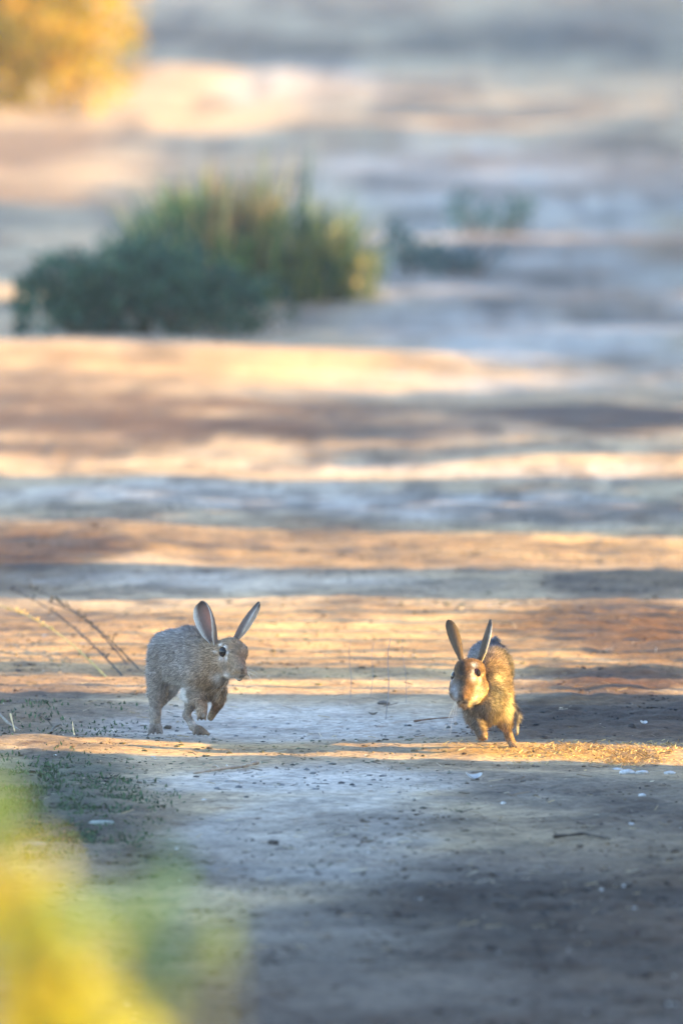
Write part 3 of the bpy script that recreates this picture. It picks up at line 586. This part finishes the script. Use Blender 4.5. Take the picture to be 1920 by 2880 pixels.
# ------------------------------------------------------------------ unseen foliage added right of the track to shape its bands of shade
def shadow_hedge(s0, s1, xc, hgt_m, label, thick=.7, seed=0, leaf=.05, nl=5000, slope=0.0):
    """hedge whose shade falls on the track between s0 and s1 metres from the camera"""
    rng = np.random.default_rng(seed+100)
    y0 = s0-xc*math.tan(SUN_A); y1 = s1-xc*math.tan(SUN_A)
    cy = (y0+y1)/2; hl = (y1-y0)/2; e = .22
    root = empty('shade_hedge', (xc, cy, H(xc, cy)-.05), label, 'shade_hedge', 'hedges added unseen to shade the track')
    a = np.linspace(-math.pi/2, math.pi/2, 36)[:, None]; b = (np.arange(72)/72*2*math.pi)[None, :]
    sp = lambda v: np.sign(v)*np.abs(v)**e
    X_ = sp(np.cos(a))*sp(np.cos(b)); Y_ = sp(np.cos(a))*sp(np.sin(b)); Z_ = sp(np.sin(a))*np.ones_like(b)
    V = np.stack([X_*thick/2, Y_*hl, (Z_+1)*hgt_m/2], -1).reshape(-1, 3)
    nrm = np.stack([X_, Y_, Z_*.4], -1).reshape(-1, 3); nrm /= np.linalg.norm(nrm, axis=1)[:, None]+1e-9
    amp = min(.05+.012*max(0, s0-26), hl*.12)
    V = V+nrm*((vnoise3(V*4+seed, 2)-.6)*amp*1.2)[:, None]
    i_ = np.arange(35)[:, None]*72+np.arange(72)[None, :]; j_ = np.arange(35)[:, None]*72+((np.arange(72)+1) % 72)[None, :]
    F = np.stack([i_, j_, j_+72, i_+72], -1).reshape(-1, 4)
    mb = MB(); k = .6+.8*vnoise3(V*6, 5)[:, None]
    mb.add(V, F, np.array((.035, .05, .02))*k)
    if s0 > 25.5:                                                          # thin, airy growth: light sifts through its edges
        mb = MB(); leaf = .11; nl = int(hl*2*hgt_m*(2600 if hgt_m > 2 else 1700)); P0 = np.stack([rng.normal(0, thick*.35, nl), np.sign(rng.normal(size=nl))*hl*rng.random(nl)**.8*1.12, hgt_m*(1-rng.random(nl)**1.6*1.0)*rng.uniform(.9, 1.08, nl)], 1)
        P0[:, 2] = np.where(rng.random(nl) < .55, rng.uniform(0, hgt_m, nl), P0[:, 2]); k0 = vnoise3(P0*1.3+seed*5, 12)+.5*vnoise3(P0*3.1, 13) > (.36 if hgt_m > 2 else .46); P0 = P0[k0]
        lv, lf = leaves(P0, leaf, .55, .1, rng); mb.add(lv, lf, np.repeat(np.array((.07, .095, .035))*rng.uniform(.5, 1.5, (len(P0), 1)), 4, 0))
    fa = np.linalg.norm(np.cross(V[F[:, 2]]-V[F[:, 0]], V[F[:, 3]]-V[F[:, 1]]), axis=1); tri = rng.choice(len(F), nl, p=fa/fa.sum()); t = rng.random((nl, 1)); q_ = rng.random((nl, 1))
    P = (V[F[tri, 0]]*(1-t)+V[F[tri, 1]]*t)*(1-q_)+(V[F[tri, 3]]*(1-t)+V[F[tri, 2]]*t)*q_-nrm[F[tri, 0]]*.015
    if s0 <= 25.5: lv, lf = leaves(P, leaf, .5, .2, rng, dirs=nrm[F[tri, 0]]); mb.add(lv, lf, np.repeat(np.array((.07, .095, .035))*rng.uniform(.5, 1.5, (nl, 1)), 4, 0))
    mb.build('foliage', M_leaf, root)
    ms = MB()
    for q in range(max(2, int(hl*2))):
        y_ = (-hl+.15)+(2*hl-.3)*(q+.5)/max(2, int(hl*2)); V_, F_ = tube([(0, y_, -.05), (.03, y_+.02, .2), (0, y_, .5)], [.03, .025, .02], 8); ms.add(V_, F_, (.11, .085, .06))
    ms.build('trunk', M_wood, root)
D_ = lambda py: gp(784, py)[1]
shade_hedges = [
    (13.6, D_(1750), 2.3, 2.2, 'added unseen long clipped green hedge nearest the viewer at the right of the track'),
    (D_(1715)+.02, D_(1603), 2.3, 2.2, 'added unseen narrow green hedge level with the two rabbits, right of the track'),
    (D_(1553), D_(1533), 2.2, 1.6, 'added unseen very thin upright hedge just beyond the rabbits, right of the track'),
    (D_(1368), D_(1302), 2.6, 2.2, 'added unseen small square green hedge beyond the thin upright one'),
    (D_(1208), D_(1102), 2.8, 2.4, 'added unseen medium green hedge in the middle distance, right of the track'),
    (D_(1040), D_(885), 3.5, 1.2, 'added unseen low dark hedge between the medium hedge and the tall one'),
    (D_(880), D_(800), 3.9, 1.08, 'added unseen lowest dark hedge at the foot of the tall green one'),
    (D_(797), D_(706), 3.9, 3.0, 'added unseen tall green hedge opposite the dark shrub, right of the track'),
    (D_(702), D_(655), 4.0, 1.3, 'added unseen waist high hedge opposite the spiky grass clump'),
    (D_(652), D_(470), 4.2, 3.0, 'added unseen longest tall green hedge beyond the waist high one'),
    (D_(466), D_(292), 4.8, 1.95, 'added unseen chest high far hedge behind the longest one'),
    (D_(260), D_(140), 5.4, 1.78, 'added unseen low far hedge that shades only the right of the track'),
    (D_(128), 150, 7.0, 4.2, 'added unseen farthest green hedge at the end of the row'),
]
for k, (s0, s1, xc, hh, lb) in enumerate(shade_hedges): shadow_hedge(s0, s1, xc, hh, lb, seed=k, nl=int(min(30000, (2*(s1-s0)+1.4)*hh*1900)))

# fences of round stakes at the track's right edge: their thin shadows rib the sunlit sand
rr = random.Random(11)
def stake_fence(label, lines, xc, hh, wob):
    ps = []
    for py in lines:
        s_ = D_(py)+rr.uniform(-.02, .02); x = xc+rr.uniform(-.02, .02); y = s_-x*math.tan(SUN_A); ps.append((x, y, H(x, y)))
    root = empty('stake_fence', ps[0], label, 'fence', 'stake fences at the right edge of the track'); o = np.array(ps[0])
    for p_ in ps:
        t = np.linspace(0, 1, 9)[:, None]; V, F = tube(np.array(p_)-o+np.concatenate([.01*np.sin(t*5+p_[1]), wob*np.sin(t*4+p_[1]*3), -.08+t*(hh+rr.uniform(-.05, .05))], 1), rr.uniform(.017, .027)*np.linspace(1.1, .9, 9), 8); mb = MB(); mb.add(V, F, (.20, .16, .12))
        mb.build('stake', M_wood, root)
    for z_ in (.25, .8):
        P = np.array([(x+.016, y, z+z_) for x, y, z in ps])-o; V, F = tube(P, .0012, 5); mb = MB(); mb.add(V, F, (.2, .2, .2)); mb.build('wire', M_wood, root)
stake_fence('nearer fence of thin round stakes and two wires beside the sunlit track', [1583, 1562, 1522, 1506, 1488, 1463, 1444, 1427, 1411, 1395, 1382], 1.15, 1.2, .012)
stake_fence('farther fence of thin round stakes and two wires beside the sunlit track', [1290, 1276, 1262, 1249, 1237, 1225, 1216], 1.35, 1.2, .015)

# ------------------------------------------------------------------ bushes beyond the rabbits
def leafy(root_name, label, cat, base, boxes, seed, leaf, cols, part='foliage', group=None, aspect=.45, stems=14, up=.4):
    """boxes: (x, y, z, rx, ry, rz, n) clumps of leaves round the base point"""
    rng = np.random.default_rng(seed); root = empty(root_name, base, label, cat, group); mb = MB(); ms = MB()
    for (x, y, z, rx, ry, rz, n) in boxes:
        d = rng.normal(size=(n, 3)); d /= np.linalg.norm(d, axis=1)[:, None]; P = d*(rng.random(n)**.62*1.12)[:, None]
        keep = (vnoise3(P*2.1+seed+x*7, 3) > .36) & (vnoise3(P*5.+x*9, 7)+.35*(1-np.linalg.norm(P, axis=1)) > .33); P = P[keep]; d = d[keep]
        P = P*np.array([rx, ry, rz])+np.array([x, y, z]); k2 = P[:, 2] > .0; P = P[k2]; d = d[k2]
        V, F = leaves(P, leaf, aspect, up, rng, dirs=d*.6)
        k = vnoise3(P*7/max(.3, rx), 9)[:, None]; k = np.clip((k-.25)*2, 0, 1); c = np.array(cols[0])*(1-k)+np.array(cols[1])*k
        mb.add(V, F, np.repeat(c*rng.uniform(.6, 1.5, (len(P), 1)), 4, 0))
        for _ in range(max(2, stems//len(boxes))):
            e = np.array([x+rng.uniform(-.7, .7)*rx, y+rng.uniform(-.7, .7)*ry, z+rng.uniform(-.2, .6)*rz]); s = np.array([x*.7, y*.7, -.02])
            t = np.linspace(0, 1, 6)[:, None]; V, F = tube(s*(1-t)+e*t+np.array([0, 0, 1])*(t*(1-t))*rz*.4, np.linspace(.006, .002, 6)*max(1, leaf/.03), 5); ms.add(V, F, (.13, .10, .06))
    mb.build(part, M_leaf, root); ms.build('stems', M_wood, root); return root
def blades_clump(name, label, cat, base, spec, seed, parent_name='blades'):
    """spec: (n, radius, height, width, spread, colour list)"""
    rng = np.random.default_rng(seed); root = empty(name, base, label, cat); mb = MB()
    for (n, rad, hh, wd, spread, cols, dx) in spec:
        for _ in range(n):
            a = rng.uniform(0, 6.28); r = rad*rng.random()**.5; p0 = np.array([dx+r*math.cos(a), .6*r*math.sin(a), 0]); L = hh*rng.uniform(.55, 1.1)
            a2 = rng.uniform(0, 6.28); out = np.array([math.cos(a2), math.sin(a2)*.7, 0])*spread*rng.uniform(.1, 1.); t = np.linspace(0, 1, 7)[:, None]
            mid = p0+np.array([0, 0, L])*t+out*L*t**1.6; side = np.cross(np.array([out[0]+.01, out[1], .8]), rng.normal(size=3)); side /= np.linalg.norm(side)
            wv = wd*rng.uniform(.6, 1.2)*np.sin(np.clip(t*.85+.15, 0, 1)*math.pi)**.7; V = np.concatenate([mid-side*wv, mid+side*wv]); q = np.arange(6)
            c = np.array(cols[rng.integers(len(cols))])*rng.uniform(.7, 1.3)
            mb.add(V, np.stack([q, q+1, q+8, q+7], 1), c)
    mb.build(parent_name, M_leaf, root); return root
def at(px, py): x, y = on_ground(px, py); return (x, y, H(x, y))
DG = ((.016, .048, .036), (.05, .12, .075)); MG = ((.08, .19, .10), (.22, .33, .10)); TG = ((.045, .10, .09), (.09, .17, .14))
b0 = at(330, 768); leafy('shrub', 'low dark green shrub at the left foot of the spiky grass clump', 'shrub', b0,
    [(-.34, .1, .07, .13, .25, .16, 1600), (-.28, .1, .09, .16, .25, .19, 1800), (-.16, .1, .12, .18, .25, .17, 1500), (.0, .15, .12, .20, .3, .18, 1800), (.18, .1, .10, .2, .3, .17, 1800), (.36, .1, .08, .16, .25, .14, 1000), (.02, .35, .20, .22, .25, .15, 1200), (-.28, -.02, .05, .14, .2, .12, 900)], 3, .035, DG)
b1 = at(470, 690); leafy('shrub', 'mid green leafy shrub behind the dark low shrub, left of the spiky clump', 'shrub', b1,
    [(-.22, .1, .13, .16, .2, .15, 800), (-.06, .05, .17, .18, .25, .19, 1100), (.12, .0, .10, .2, .25, .14, 900), (-.12, .05, .33, .06, .1, .08, 140)], 4, .045, MG)
b2 = at(600, 690); GO = (.58, .42, .16); OL = (.24, .26, .08); GR = (.10, .18, .08); OR = (.46, .25, .10); TE = (.06, .10, .08)
blades_clump('grass_clump', 'tall spiky clump of green and golden blades beyond the rabbits', 'grass clump', b2,
    [(200, .17, .42, .0055, .7, [GR, OL, TE, GO, GR], -.30), (280, .19, .47, .0055, .6, [OL, GR, GO, OR, OL, GR, TE], -.14), (330, .24, .38, .006, .75, [GR, TE, OL, GR, OL, TE], .10), (80, .17, .56, .006, .35, [GO, OR, OL, GO, OR], -.10), (16, .04, .58, .006, .2, [TE, GR], .17), (60, .24, .28, .007, 1.2, [GO, OL, GO], .14), (7, .03, .46, .005, .25, [TE, GR], .33), (120, .16, .22, .0055, 1.0, [TE, GR, OL], .30)], 8)
b3 = at(930, 628); leafy('low_plant', 'low blue green plant just right of the spiky grass clump', 'plant', b3,
    [(-.16, 0, .06, .12, .15, .09, 300), (.04, 0, .07, .13, .15, .09, 300), (.16, 0, .04, .12, .15, .06, 200), (-.04, .1, .13, .08, .12, .09, 130)], 5, .035, TG)
b4 = at(1060, 628); leafy('low_plant', 'flat bluish plant between the two pale tufts', 'plant', b4, [(-.06, 0, .04, .14, .15, .07, 260), (.07, 0, .05, .12, .12, .08, 220)], 6, .035, ((.05, .10, .11), (.09, .15, .16)))
b5 = at(1120, 535); leafy('low_plant', 'pale turquoise tuft standing alone at the right', 'plant', b5, [(-.07, 0, .06, .12, .12, .08, 240), (.08, 0, .06, .12, .12, .08, 220), (-.12, 0, .12, .05, .08, .07, 60), (.16, 0, .12, .05, .08, .07, 60)], 7, .035, ((.06, .14, .13), (.11, .22, .20)))
b6 = at(90, 245); leafy('shrub', 'golden yellow sunlit bush far off at the left', 'shrub', b6,
    [(-.3, 0, .3, .5, .5, .34, 2600), (.2, 0, .35, .45, .5, .38, 2600), (-.1, 0, .8, .6, .5, .4, 3000), (.35, .1, .85, .38, .4, .4, 1800), (-.6, 0, .6, .4, .5, .5, 1600), (-.2, 0, 1.2, .5, .5, .35, 1500)], 9, .07, ((.24, .27, .03), (.60, .33, .025)), stems=30)
b6b = at(30, 190); leafy('shrub', 'yellow green bush inside the golden bush at the far left', 'shrub', b6b, [(0, -1.2, .3, .3, .3, .25, 700), (-.25, -1.2, .5, .3, .3, .3, 700)], 12, .07, ((.18, .26, .06), (.5, .5, .12)))

# ------------------------------------------------------------------ plants close to the camera, far out of focus
def fore(name, label, D, clumps, seed, leaf, cols):
    rng = np.random.default_rng(seed)
    px, py = clumps[0][:2]; cx = (px-784)/upm(D); root = empty(name, (cx, D, H(cx, D)), label, 'plant', 'plants near the camera'); mb = MB(); ms = MB(); z0 = H(cx, D)
    for (px, py, r, n, c0) in clumps:
        n = int(n*.62)+2
        x = (px-784)/1176*math.tan(FOV/2)*D-cx; z = CAM_H-D*math.tan(theta(py))-z0
        P = rng.normal(size=(n, 3))*np.array([r, r*1.5, r])*.6+np.array([x, 0, z]); V, F = leaves(P, leaf, .5, .2, rng)
        mb.add(V, F, np.repeat(np.array(c0)*rng.uniform(.75, 1.25, (n, 1)), 4, 0))
        t = np.linspace(0, 1, 10)[:, None]; e = np.array([x, 0, z]); V, F = tube(np.array([0, 0, -.02])*(1-t)+e*t+np.array([1, .3, 0])*np.sin(t*3.14)*.03, np.linspace(.004, .0015, 10), 6); ms.add(V, F, (.12, .13, .05))
    mb.build('leaves', M_leaf, root); ms.build('stems', M_wood, root)
YE = (.42, .40, .03); YO = (.50, .35, .03); YG = (.17, .24, .05); GG = (.05, .13, .06)
fore('weed', 'yellow leafed weed blurred at the bottom left corner', 6.0,
     [(60, 2330, .016, 60, YE), (150, 2300, .018, 70, YE), (230, 2340, .014, 50, YE), (60, 2240, .018, 60, YO), (140, 2210, .016, 50, YO), (40, 2150, .015, 50, YE), (120, 2120, .014, 45, YG), (20, 2080, .012, 36, YO), (110, 2050, .010, 26, YE), (180, 2170, .013, 30, YG), (30, 2400, .03, 90, YO), (180, 2420, .03, 90, YE)], 21, .022, None)
fore('weed', 'yellow green stalk rising blurred along the left edge', 6.6,
     [(0, 1960, .010, 26, YG), (-20, 1880, .012, 34, YG), (0, 1820, .008, 14, YG), (-30, 2020, .016, 40, YO), (-40, 2120, .016, 40, YE)], 22, .02, None)
fore('weed', 'green leafed sprig with yellow tips right of the yellow weed', 7.2,
     [(330, 2090, .012, 16, GG), (390, 2040, .012, 14, GG), (350, 2170, .014, 22, GG), (290, 2110, .012, 20, YG), (330, 2230, .014, 24, GG), (400, 2270, .012, 12, GG), (480, 2160, .011, 17, YG), (470, 2200, .010, 12, YG), (520, 2130, .007, 4, YG), (340, 2330, .014, 10, GG), (260, 2080, .012, 14, YG), (400, 2200, .012, 12, GG)], 23, .02, None)

# ------------------------------------------------------------------ ground cover and litter
def ico():
    import bmesh
    bm = bmesh.new(); bmesh.ops.create_icosphere(bm, subdivisions=1, radius=1); V = np.array([v.co[:] for v in bm.verts]); F = np.array([[v.index for v in f.verts] for f in bm.faces]); bm.free(); return V, F
IV, IF = ico()
def lumps(name, pts, sizes, cols, flat=.6, seed=1):
    rng = np.random.default_rng(seed); n = len(pts); m_ = len(IV)
    V = IV[None]*(1+rng.normal(size=(n, m_, 1))*.17)*(rng.uniform(.6, 1.4, (n, 1, 3)))*np.array([1.25, 1.25, flat]); V = V*sizes[:, None, None]+pts[:, None, :]
    F = (IF[None]+np.arange(n)[:, None, None]*m_).reshape(-1, 3)
    return mesh_obj(name, V.reshape(-1, 3), F, M_stone, col=np.repeat(cols, m_, 0), smooth=False)
n = 90000
py = RNG.uniform(1000, 2360, n); px = RNG.uniform(-60, 1630, n); xy = np.array([gp(a_, b_) for a_, b_ in zip(px, py)])
sc_ = soilcol(xy[:, 0], xy[:, 1]); dk = np.clip(1.15-sc_.mean(1)/.40, .06, 1); drift = fbm(xy[:, 0]*3, xy[:, 1]*2, 91, 3)
keep = RNG.random(n) < np.maximum(dk, .16)*np.clip((drift-.3)*2.6, .12, 1); xy = xy[keep]; sc_ = sc_[keep]; n = len(xy)
sz = .0010+.0040*RNG.random(n)**5
z = hgt(xy[:, 0], xy[:, 1])+sz*.1
cc = np.clip(sc_*.6, .03, .2)*RNG.uniform(.15, 1.0, (n, 1)); pale = RNG.random(n) < .012; cc[pale] = np.array((.5, .47, .43)); cc = np.maximum(cc, .02)
o = lumps('soil_crumbs', np.column_stack([xy, z]), sz, cc); tag(o, 'small clods and crumbs of soil strewn over the track', 'soil crumbs', kind='stuff')
# flat flakes and straw
def straw(name, label, pts_n, region, size, cols, seed, wid=.0009, lift=.25):
    rng = np.random.default_rng(seed); n = pts_n; px = rng.uniform(region[0], region[2], n); py = rng.uniform(region[1], region[3], n)
    if name == 'golden_straw':
        mid = 1733+7*np.sin(px/90)+5*np.sin(px/37+1)+np.clip((px-1350)/220, 0, 1)*12; wd_ = 6+9*np.clip((px-1000)/400, 0, 1)
        k_ = rng.random(n) < np.exp(-((py-mid)/wd_)**2)*np.clip((px-960)/330, .05, 1)*np.clip(vnoise(px/14, py/5, 4)*1.6-.2, .05, 1); px, py = px[k_], py[k_]; n = len(px)
    xy = np.array([gp(a_, b_) for a_, b_ in zip(px, py)]); z = hgt(xy[:, 0], xy[:, 1])+.0015
    a = rng.uniform(0, 6.28, n); L = size*rng.uniform(.4, 1.4, n); d = np.stack([np.cos(a), np.sin(a), rng.random(n)*lift], 1)*L[:, None]/2
    C = np.column_stack([xy, z+np.abs(d[:, 2])]); sd = np.stack([-np.sin(a), np.cos(a), rng.uniform(-.6, .6, n)], 1)*wid
    V = np.stack([C-d-sd, C+d-sd, C+d+sd+np.array([0, 0, .0006]), C-d+sd+np.array([0, 0, .0006])], 1).reshape(-1, 3)
    col = np.array(cols)[rng.integers(0, len(cols), n)]*rng.uniform(.6, 1.3, (n, 1))
    o = mesh_obj(name, V, np.arange(n*4).reshape(n, 4), M_leaf, col=np.repeat(col, 4, 0), smooth=False); return tag(o, label, name.replace('_', ' '), kind='stuff')
straw('straw_litter', 'short straw and needle litter scattered over the track', 1500, (-40, 1380, 1610, 2200), .022, [(.36, .27, .15), (.2, .14, .09), (.06, .05, .04), (.45, .38, .26)], 31)
straw('golden_straw', 'bright straw lying along the sunlit edge near the tan rabbit', 16000, (930, 1700, 1600, 1778), .009, [(.62, .42, .15), (.4, .26, .10), (.66, .5, .22), (.25, .16, .07)], 32, wid=.0007, lift=.55)
# green ground cover at the left
rng = np.random.default_rng(44); n = 60000
px = rng.uniform(-80, 520, n); py = rng.uniform(1625, 2010, n); den = np.clip(1.1-np.hypot((px-60)/330, (py-1860)/120), 0, 1)+.25*np.exp(-((px-100)/160)**2-((py-1665)/40)**2)
den = np.where((py > 1695) & (py < 1728), den*.25, den)
k = rng.random(n) < den*np.clip((vnoise(px/40, py/14, 8)-.2)*1.8, 0, 1); px, py = px[k], py[k]
xy = np.array([gp(a_, b_) for a_, b_ in zip(px, py)]); P = np.column_stack([xy, hgt(xy[:, 0], xy[:, 1])-.002]); V, F = leaves(P, .011, .35, .8, rng)
gc = np.array((.025, .055, .03))+rng.random((len(P), 1))*np.array((.06, .09, .04)); o = mesh_obj('ground_cover', V, F, M_leaf, col=np.repeat(gc*rng.uniform(.5, 1.3, (len(P), 1)), 4, 0), smooth=False)
tag(o, 'low green weeds and grass covering the soil at the left of the track', 'ground cover', kind='stuff')

# things lying on the track
def twig(name, label, pts, r, col, knots=True, group=None, side=()):
    P = np.array([[*gp(a_, b_), 0] for a_, b_, z_ in pts]); P[:, 2] = hgt(P[:, 0], P[:, 1])+np.array([z_ for *_, z_ in pts]); t = np.linspace(0, len(P)-1, len(P)*6); Q = np.stack([np.interp(t, range(len(P)), P[:, i_]) for i_ in range(3)], 1)
    R = r*(1+.25*np.sin(t*9)+.15*np.sin(t*23))*np.interp(t, [0, len(P)-1], [1.1, .55]); org = P[0].copy(); mb = MB(); V, F = tube(Q-org, R, 8); mb.add(V, F, col)
    for (a_, b_) in side:
        s = Q[a_]-org; V, F = tube([s, s+np.array(b_)*.5+np.array([0, 0, .003]), s+np.array(b_)], [r*.6, r*.45, r*.25], 6); mb.add(V, F, col)
    o = mb.build(name, M_wood); o.location = org; tag(o, label, 'twig', group); return o
twig('twig', 'pale knobbly dead twig lying in front of the grey rabbit', [(592, 1766, .008), (560, 1772, .006), (520, 1777, .006), (480, 1783, .006), (445, 1788, .005)], .0035, (.34, .27, .20), side=((8, (.02, -.03, .006)), (17, (-.015, .03, .004))))
twig('twig', 'thin pale twig leaning on the soil at the left edge', [(25, 1675, .03), (35, 1695, .004)], .0017, (.55, .38, .18))
twig('twig', 'grey twig sloping in from the left edge', [(-20, 1655, .02), (20, 1675, .012), (48, 1688, .006)], .003, (.2, .17, .13))
twig('twig', 'short upright straw stub left of the grey rabbit', [(172, 1706, .0), (169, 1700, .014), (167, 1692, .026)], .0014, (.7, .48, .22))
twig('twig', 'forked dark twig beside the straw stub at the left', [(118, 1698, .004), (124, 1690, .014), (140, 1684, .018)], .0028, (.10, .09, .07), side=((8, (-.02, 0, .02)),))
twig('twig', 'dark twig lying on the shaded track at the right', [(1270, 1935, .006), (1340, 1932, .008), (1400, 1940, .005)], .003, (.05, .042, .036))
twig('twig', 'reddish bark strip lying left of the tan rabbit', [(950, 1662, .004), (990, 1660, .005), (1040, 1657, .004)], .0018, (.20, .12, .08))
def stone(label, px, py, r, col, sq=(1, 1, .6), seed=0):
    rng = np.random.default_rng(seed); import bmesh
    bm = bmesh.new(); bmesh.ops.create_icosphere(bm, subdivisions=3, radius=1); V = np.array([v.co[:] for v in bm.verts]); F = np.array([[v.index for v in f.verts] for f in bm.faces]); bm.free()
    V = V*(1+(vnoise3(V*1.7+seed*3.1, seed)-.5)[:, None]*.6+(vnoise3(V*5+seed, seed+3)-.5)[:, None]*.15)*r*np.array(sq); x, y, z_ = at(px, py)
    o = mesh_obj('stone', V, F, M_stone, col=np.tile(np.array(col), (len(V), 1))); o.location = (x, y, z_+r*sq[2]*.4); tag(o, label, 'stone', 'loose stones on the track')
WH = (.46, .45, .44)
for k, t in enumerate([('larger white stone lying just in front of the sunlit line at the right', 1439, 1777, .0135, WH, (1, .8, .5)), ('white stone close right of the larger white one', 1473, 1777, .011, WH, (1.1, .8, .5)),
          ('white stone farthest right of the white row', 1536, 1777, .0085, WH, (1.2, .8, .5)), ('small white chip at the left end of the white row', 1416, 1767, .007, WH, (1.4, .8, .4)),
          ('dark brown stone behind the hind foot of the grey rabbit', 385, 1672, .0075, (.10, .08, .065), (1, 1, .7)), ('dark pebble on the pale sand between the rabbits', 880, 1616, .007, (.12, .10, .085), (1.6, 1, .6)),
          ('dark stone alone on the grey track below the twig', 628, 1938, .008, (.05, .045, .04), (1.2, 1, .7)), ('flat pale stone in the weeds at the lower left', 235, 1893, .014, (.20, .22, .19), (1.8, 1, .4)),
          ('pale stone at the lower left edge by the yellow weed', 82, 1942, .012, (.24, .20, .17), (1.7, 1, .5)), ('small white pebble on the shaded ground at the right', 1474, 1828, .006, WH, (1.2, 1, .6)), ('dark stone in the black soil at the right', 1450, 1674, .009, (.03, .027, .025), (1, 1, .8)),
          ('white pebble low down on the right of the shaded track', 1448, 1894, .005, WH, (1, 1, .7)), ('tiny pale pebble below the curled leaf', 1155, 1846, .0045, (.6, .58, .55), (1, 1, .7))]):
    stone(*t[:5], sq=t[5], seed=k+1)
def curl_leaf(label, px, py, L, col, rot, seed):
    t = np.linspace(-1, 1, 11)[:, None]; u = np.array([-1, -.3, .3, 1])[None, :]; wv = (1-t*t)**.6*.32*L; ang = t*1.25
    X_ = np.sin(ang)*L*.5*np.ones_like(u); Z_ = (1-np.cos(ang))*L*.55+np.abs(u)*wv*.5; Y_ = u*wv; V = np.stack([X_, Y_, Z_], -1).reshape(-1, 3); q = (np.arange(10)[:, None]*4+np.arange(3)[None, :]).ravel()
    o = mesh_obj('dry_leaf', V, np.stack([q, q+1, q+5, q+4], 1), M_leaf, col=np.tile(np.array(col), (len(V), 1))); o.location = at(px, py); o.location.z += .002; o.rotation_euler = (.2, .1, rot); tag(o, label, 'leaf', 'curled dry leaves on the track')
curl_leaf('pale curled leaf lying below the tan rabbit in front of the sunlit line', 1085, 1790, .034, (.55, .57, .58), .3, 1)
curl_leaf('small pale curled leaf on the black soil at the right', 1476, 1664, .018, (.65, .66, .66), 1.0, 2)
curl_leaf('dark curled leaf lying on the pale sand between the rabbits', 855, 1644, .02, (.10, .08, .06), .2, 3)
# thin dead stalks standing behind the pale sand
for k, (px, py, hh, lean, lb) in enumerate([(885, 1652, .16, .012, 'thin grey dead stalk with a bent foot between the rabbits, the tallest'), (803, 1618, .13, .004, 'thin grey dead stalk nearest the grey rabbit'), (850, 1600, .11, .01, 'thin dead stalk right behind the tallest one'), (932, 1612, .13, -.004, 'thin grey dead stalk nearest the tan rabbit')]):
    x, y, z_ = at(px, py); t = np.linspace(0, 1, 9)[:, None]; V, F = tube(np.concatenate([lean*t+.006*np.sin(t*6)*t, .05*t, hh*t], 1), np.linspace(.0010, .0005, 9)*(1 if k == 0 else .6), 5); mb = MB(); mb.add(V, F, (.22, .20, .20))
    o = mb.build('dead_stalk', M_wood); o.location = (x, y, z_-.002); tag(o, lb, 'stalk', 'thin dead stalks between the rabbits')
# leaning grass stalks nearer the camera at the left, a little out of focus
for k, (x0, y0, x1, y1, D, c, lb) in enumerate([(20, 1350, 290, 1560, 23.2, (.02, .02, .02), 'dark leaning grass stalk, the longest at the left'), (60, 1345, 330, 1545, 23.0, (.03, .028, .02), 'dark leaning grass stalk just right of the longest'), (0, 1390, 250, 1560, 22.6, (.45, .33, .10), 'golden leaning grass stalk nearest the left edge'), (110, 1380, 300, 1530, 22.4, (.05, .04, .03), 'brown leaning grass stalk nearest the grey rabbit')]):
    root = empty('grass_stalk', (0, 0, 0), lb, 'grass stalk', 'leaning grass stalks at the left'); f0 = ((x0-784)/upm(D), D, CAM_H-D*math.tan(theta(y0))); D2 = gp(x1, y1)[1]; f1 = ((x1-784)/upm(D2), D2, H((x1-784)/upm(D2), D2)-.003)
    root.location = f1; A = np.zeros(3); B_ = np.array(f0)-np.array(f1); t = np.linspace(0, 1, 12)[:, None]; pts = A*(1-t)+B_*t+np.array([.0, 0, .025])*np.sin(t*3.14)
    mb = MB(); V, F = tube(pts, np.linspace(.0019, .0011, 12), 5); mb.add(V, F, c); mb.build('stem', M_wood, root)
    rng = np.random.default_rng(k+60); n = 34; tt = rng.uniform(.15, .95, (n, 1)); C = A*(1-tt)+B_*tt+np.array([0, 0, .025])*np.sin(tt*3.14); V, F = leaves(C, .016, .22, .2, rng, dirs=np.tile(B_/np.linalg.norm(B_), (n, 1))); mb = MB(); mb.add(V, F, np.repeat(np.array(c)*rng.uniform(.7, 1.3, (n, 1)), 4, 0)); mb.build('seed_head', M_leaf, root)

# ------------------------------------------------------------------ evening haze over the track
hm = bpy.data.materials.new('thin_haze'); hm.use_nodes = True; hn = hm.node_tree; hn.nodes.remove(hn.nodes['Principled BSDF'])
pv = hn.nodes.new('ShaderNodeVolumePrincipled'); pv.inputs['Color'].default_value = (.66, .78, 1.0, 1); pv.inputs['Density'].default_value = .0006; pv.inputs['Anisotropy'].default_value = .1
hn.links.new(pv.outputs[0], hn.nodes['Material Output'].inputs['Volume'])
z0 = float(Z.min())-1; z1 = 5.3
V = np.array([(x, y, z) for x in (-520, 520) for y in (-330, 720) for z in (z0, z1)], float)
hz = mesh_obj('haze', V, np.array([[0, 1, 3, 2], [4, 6, 7, 5], [0, 4, 5, 1], [2, 3, 7, 6], [0, 2, 6, 4], [1, 5, 7, 3]]), hm, smooth=False); tag(hz, 'thin pale haze in the air', 'haze', kind='stuff')
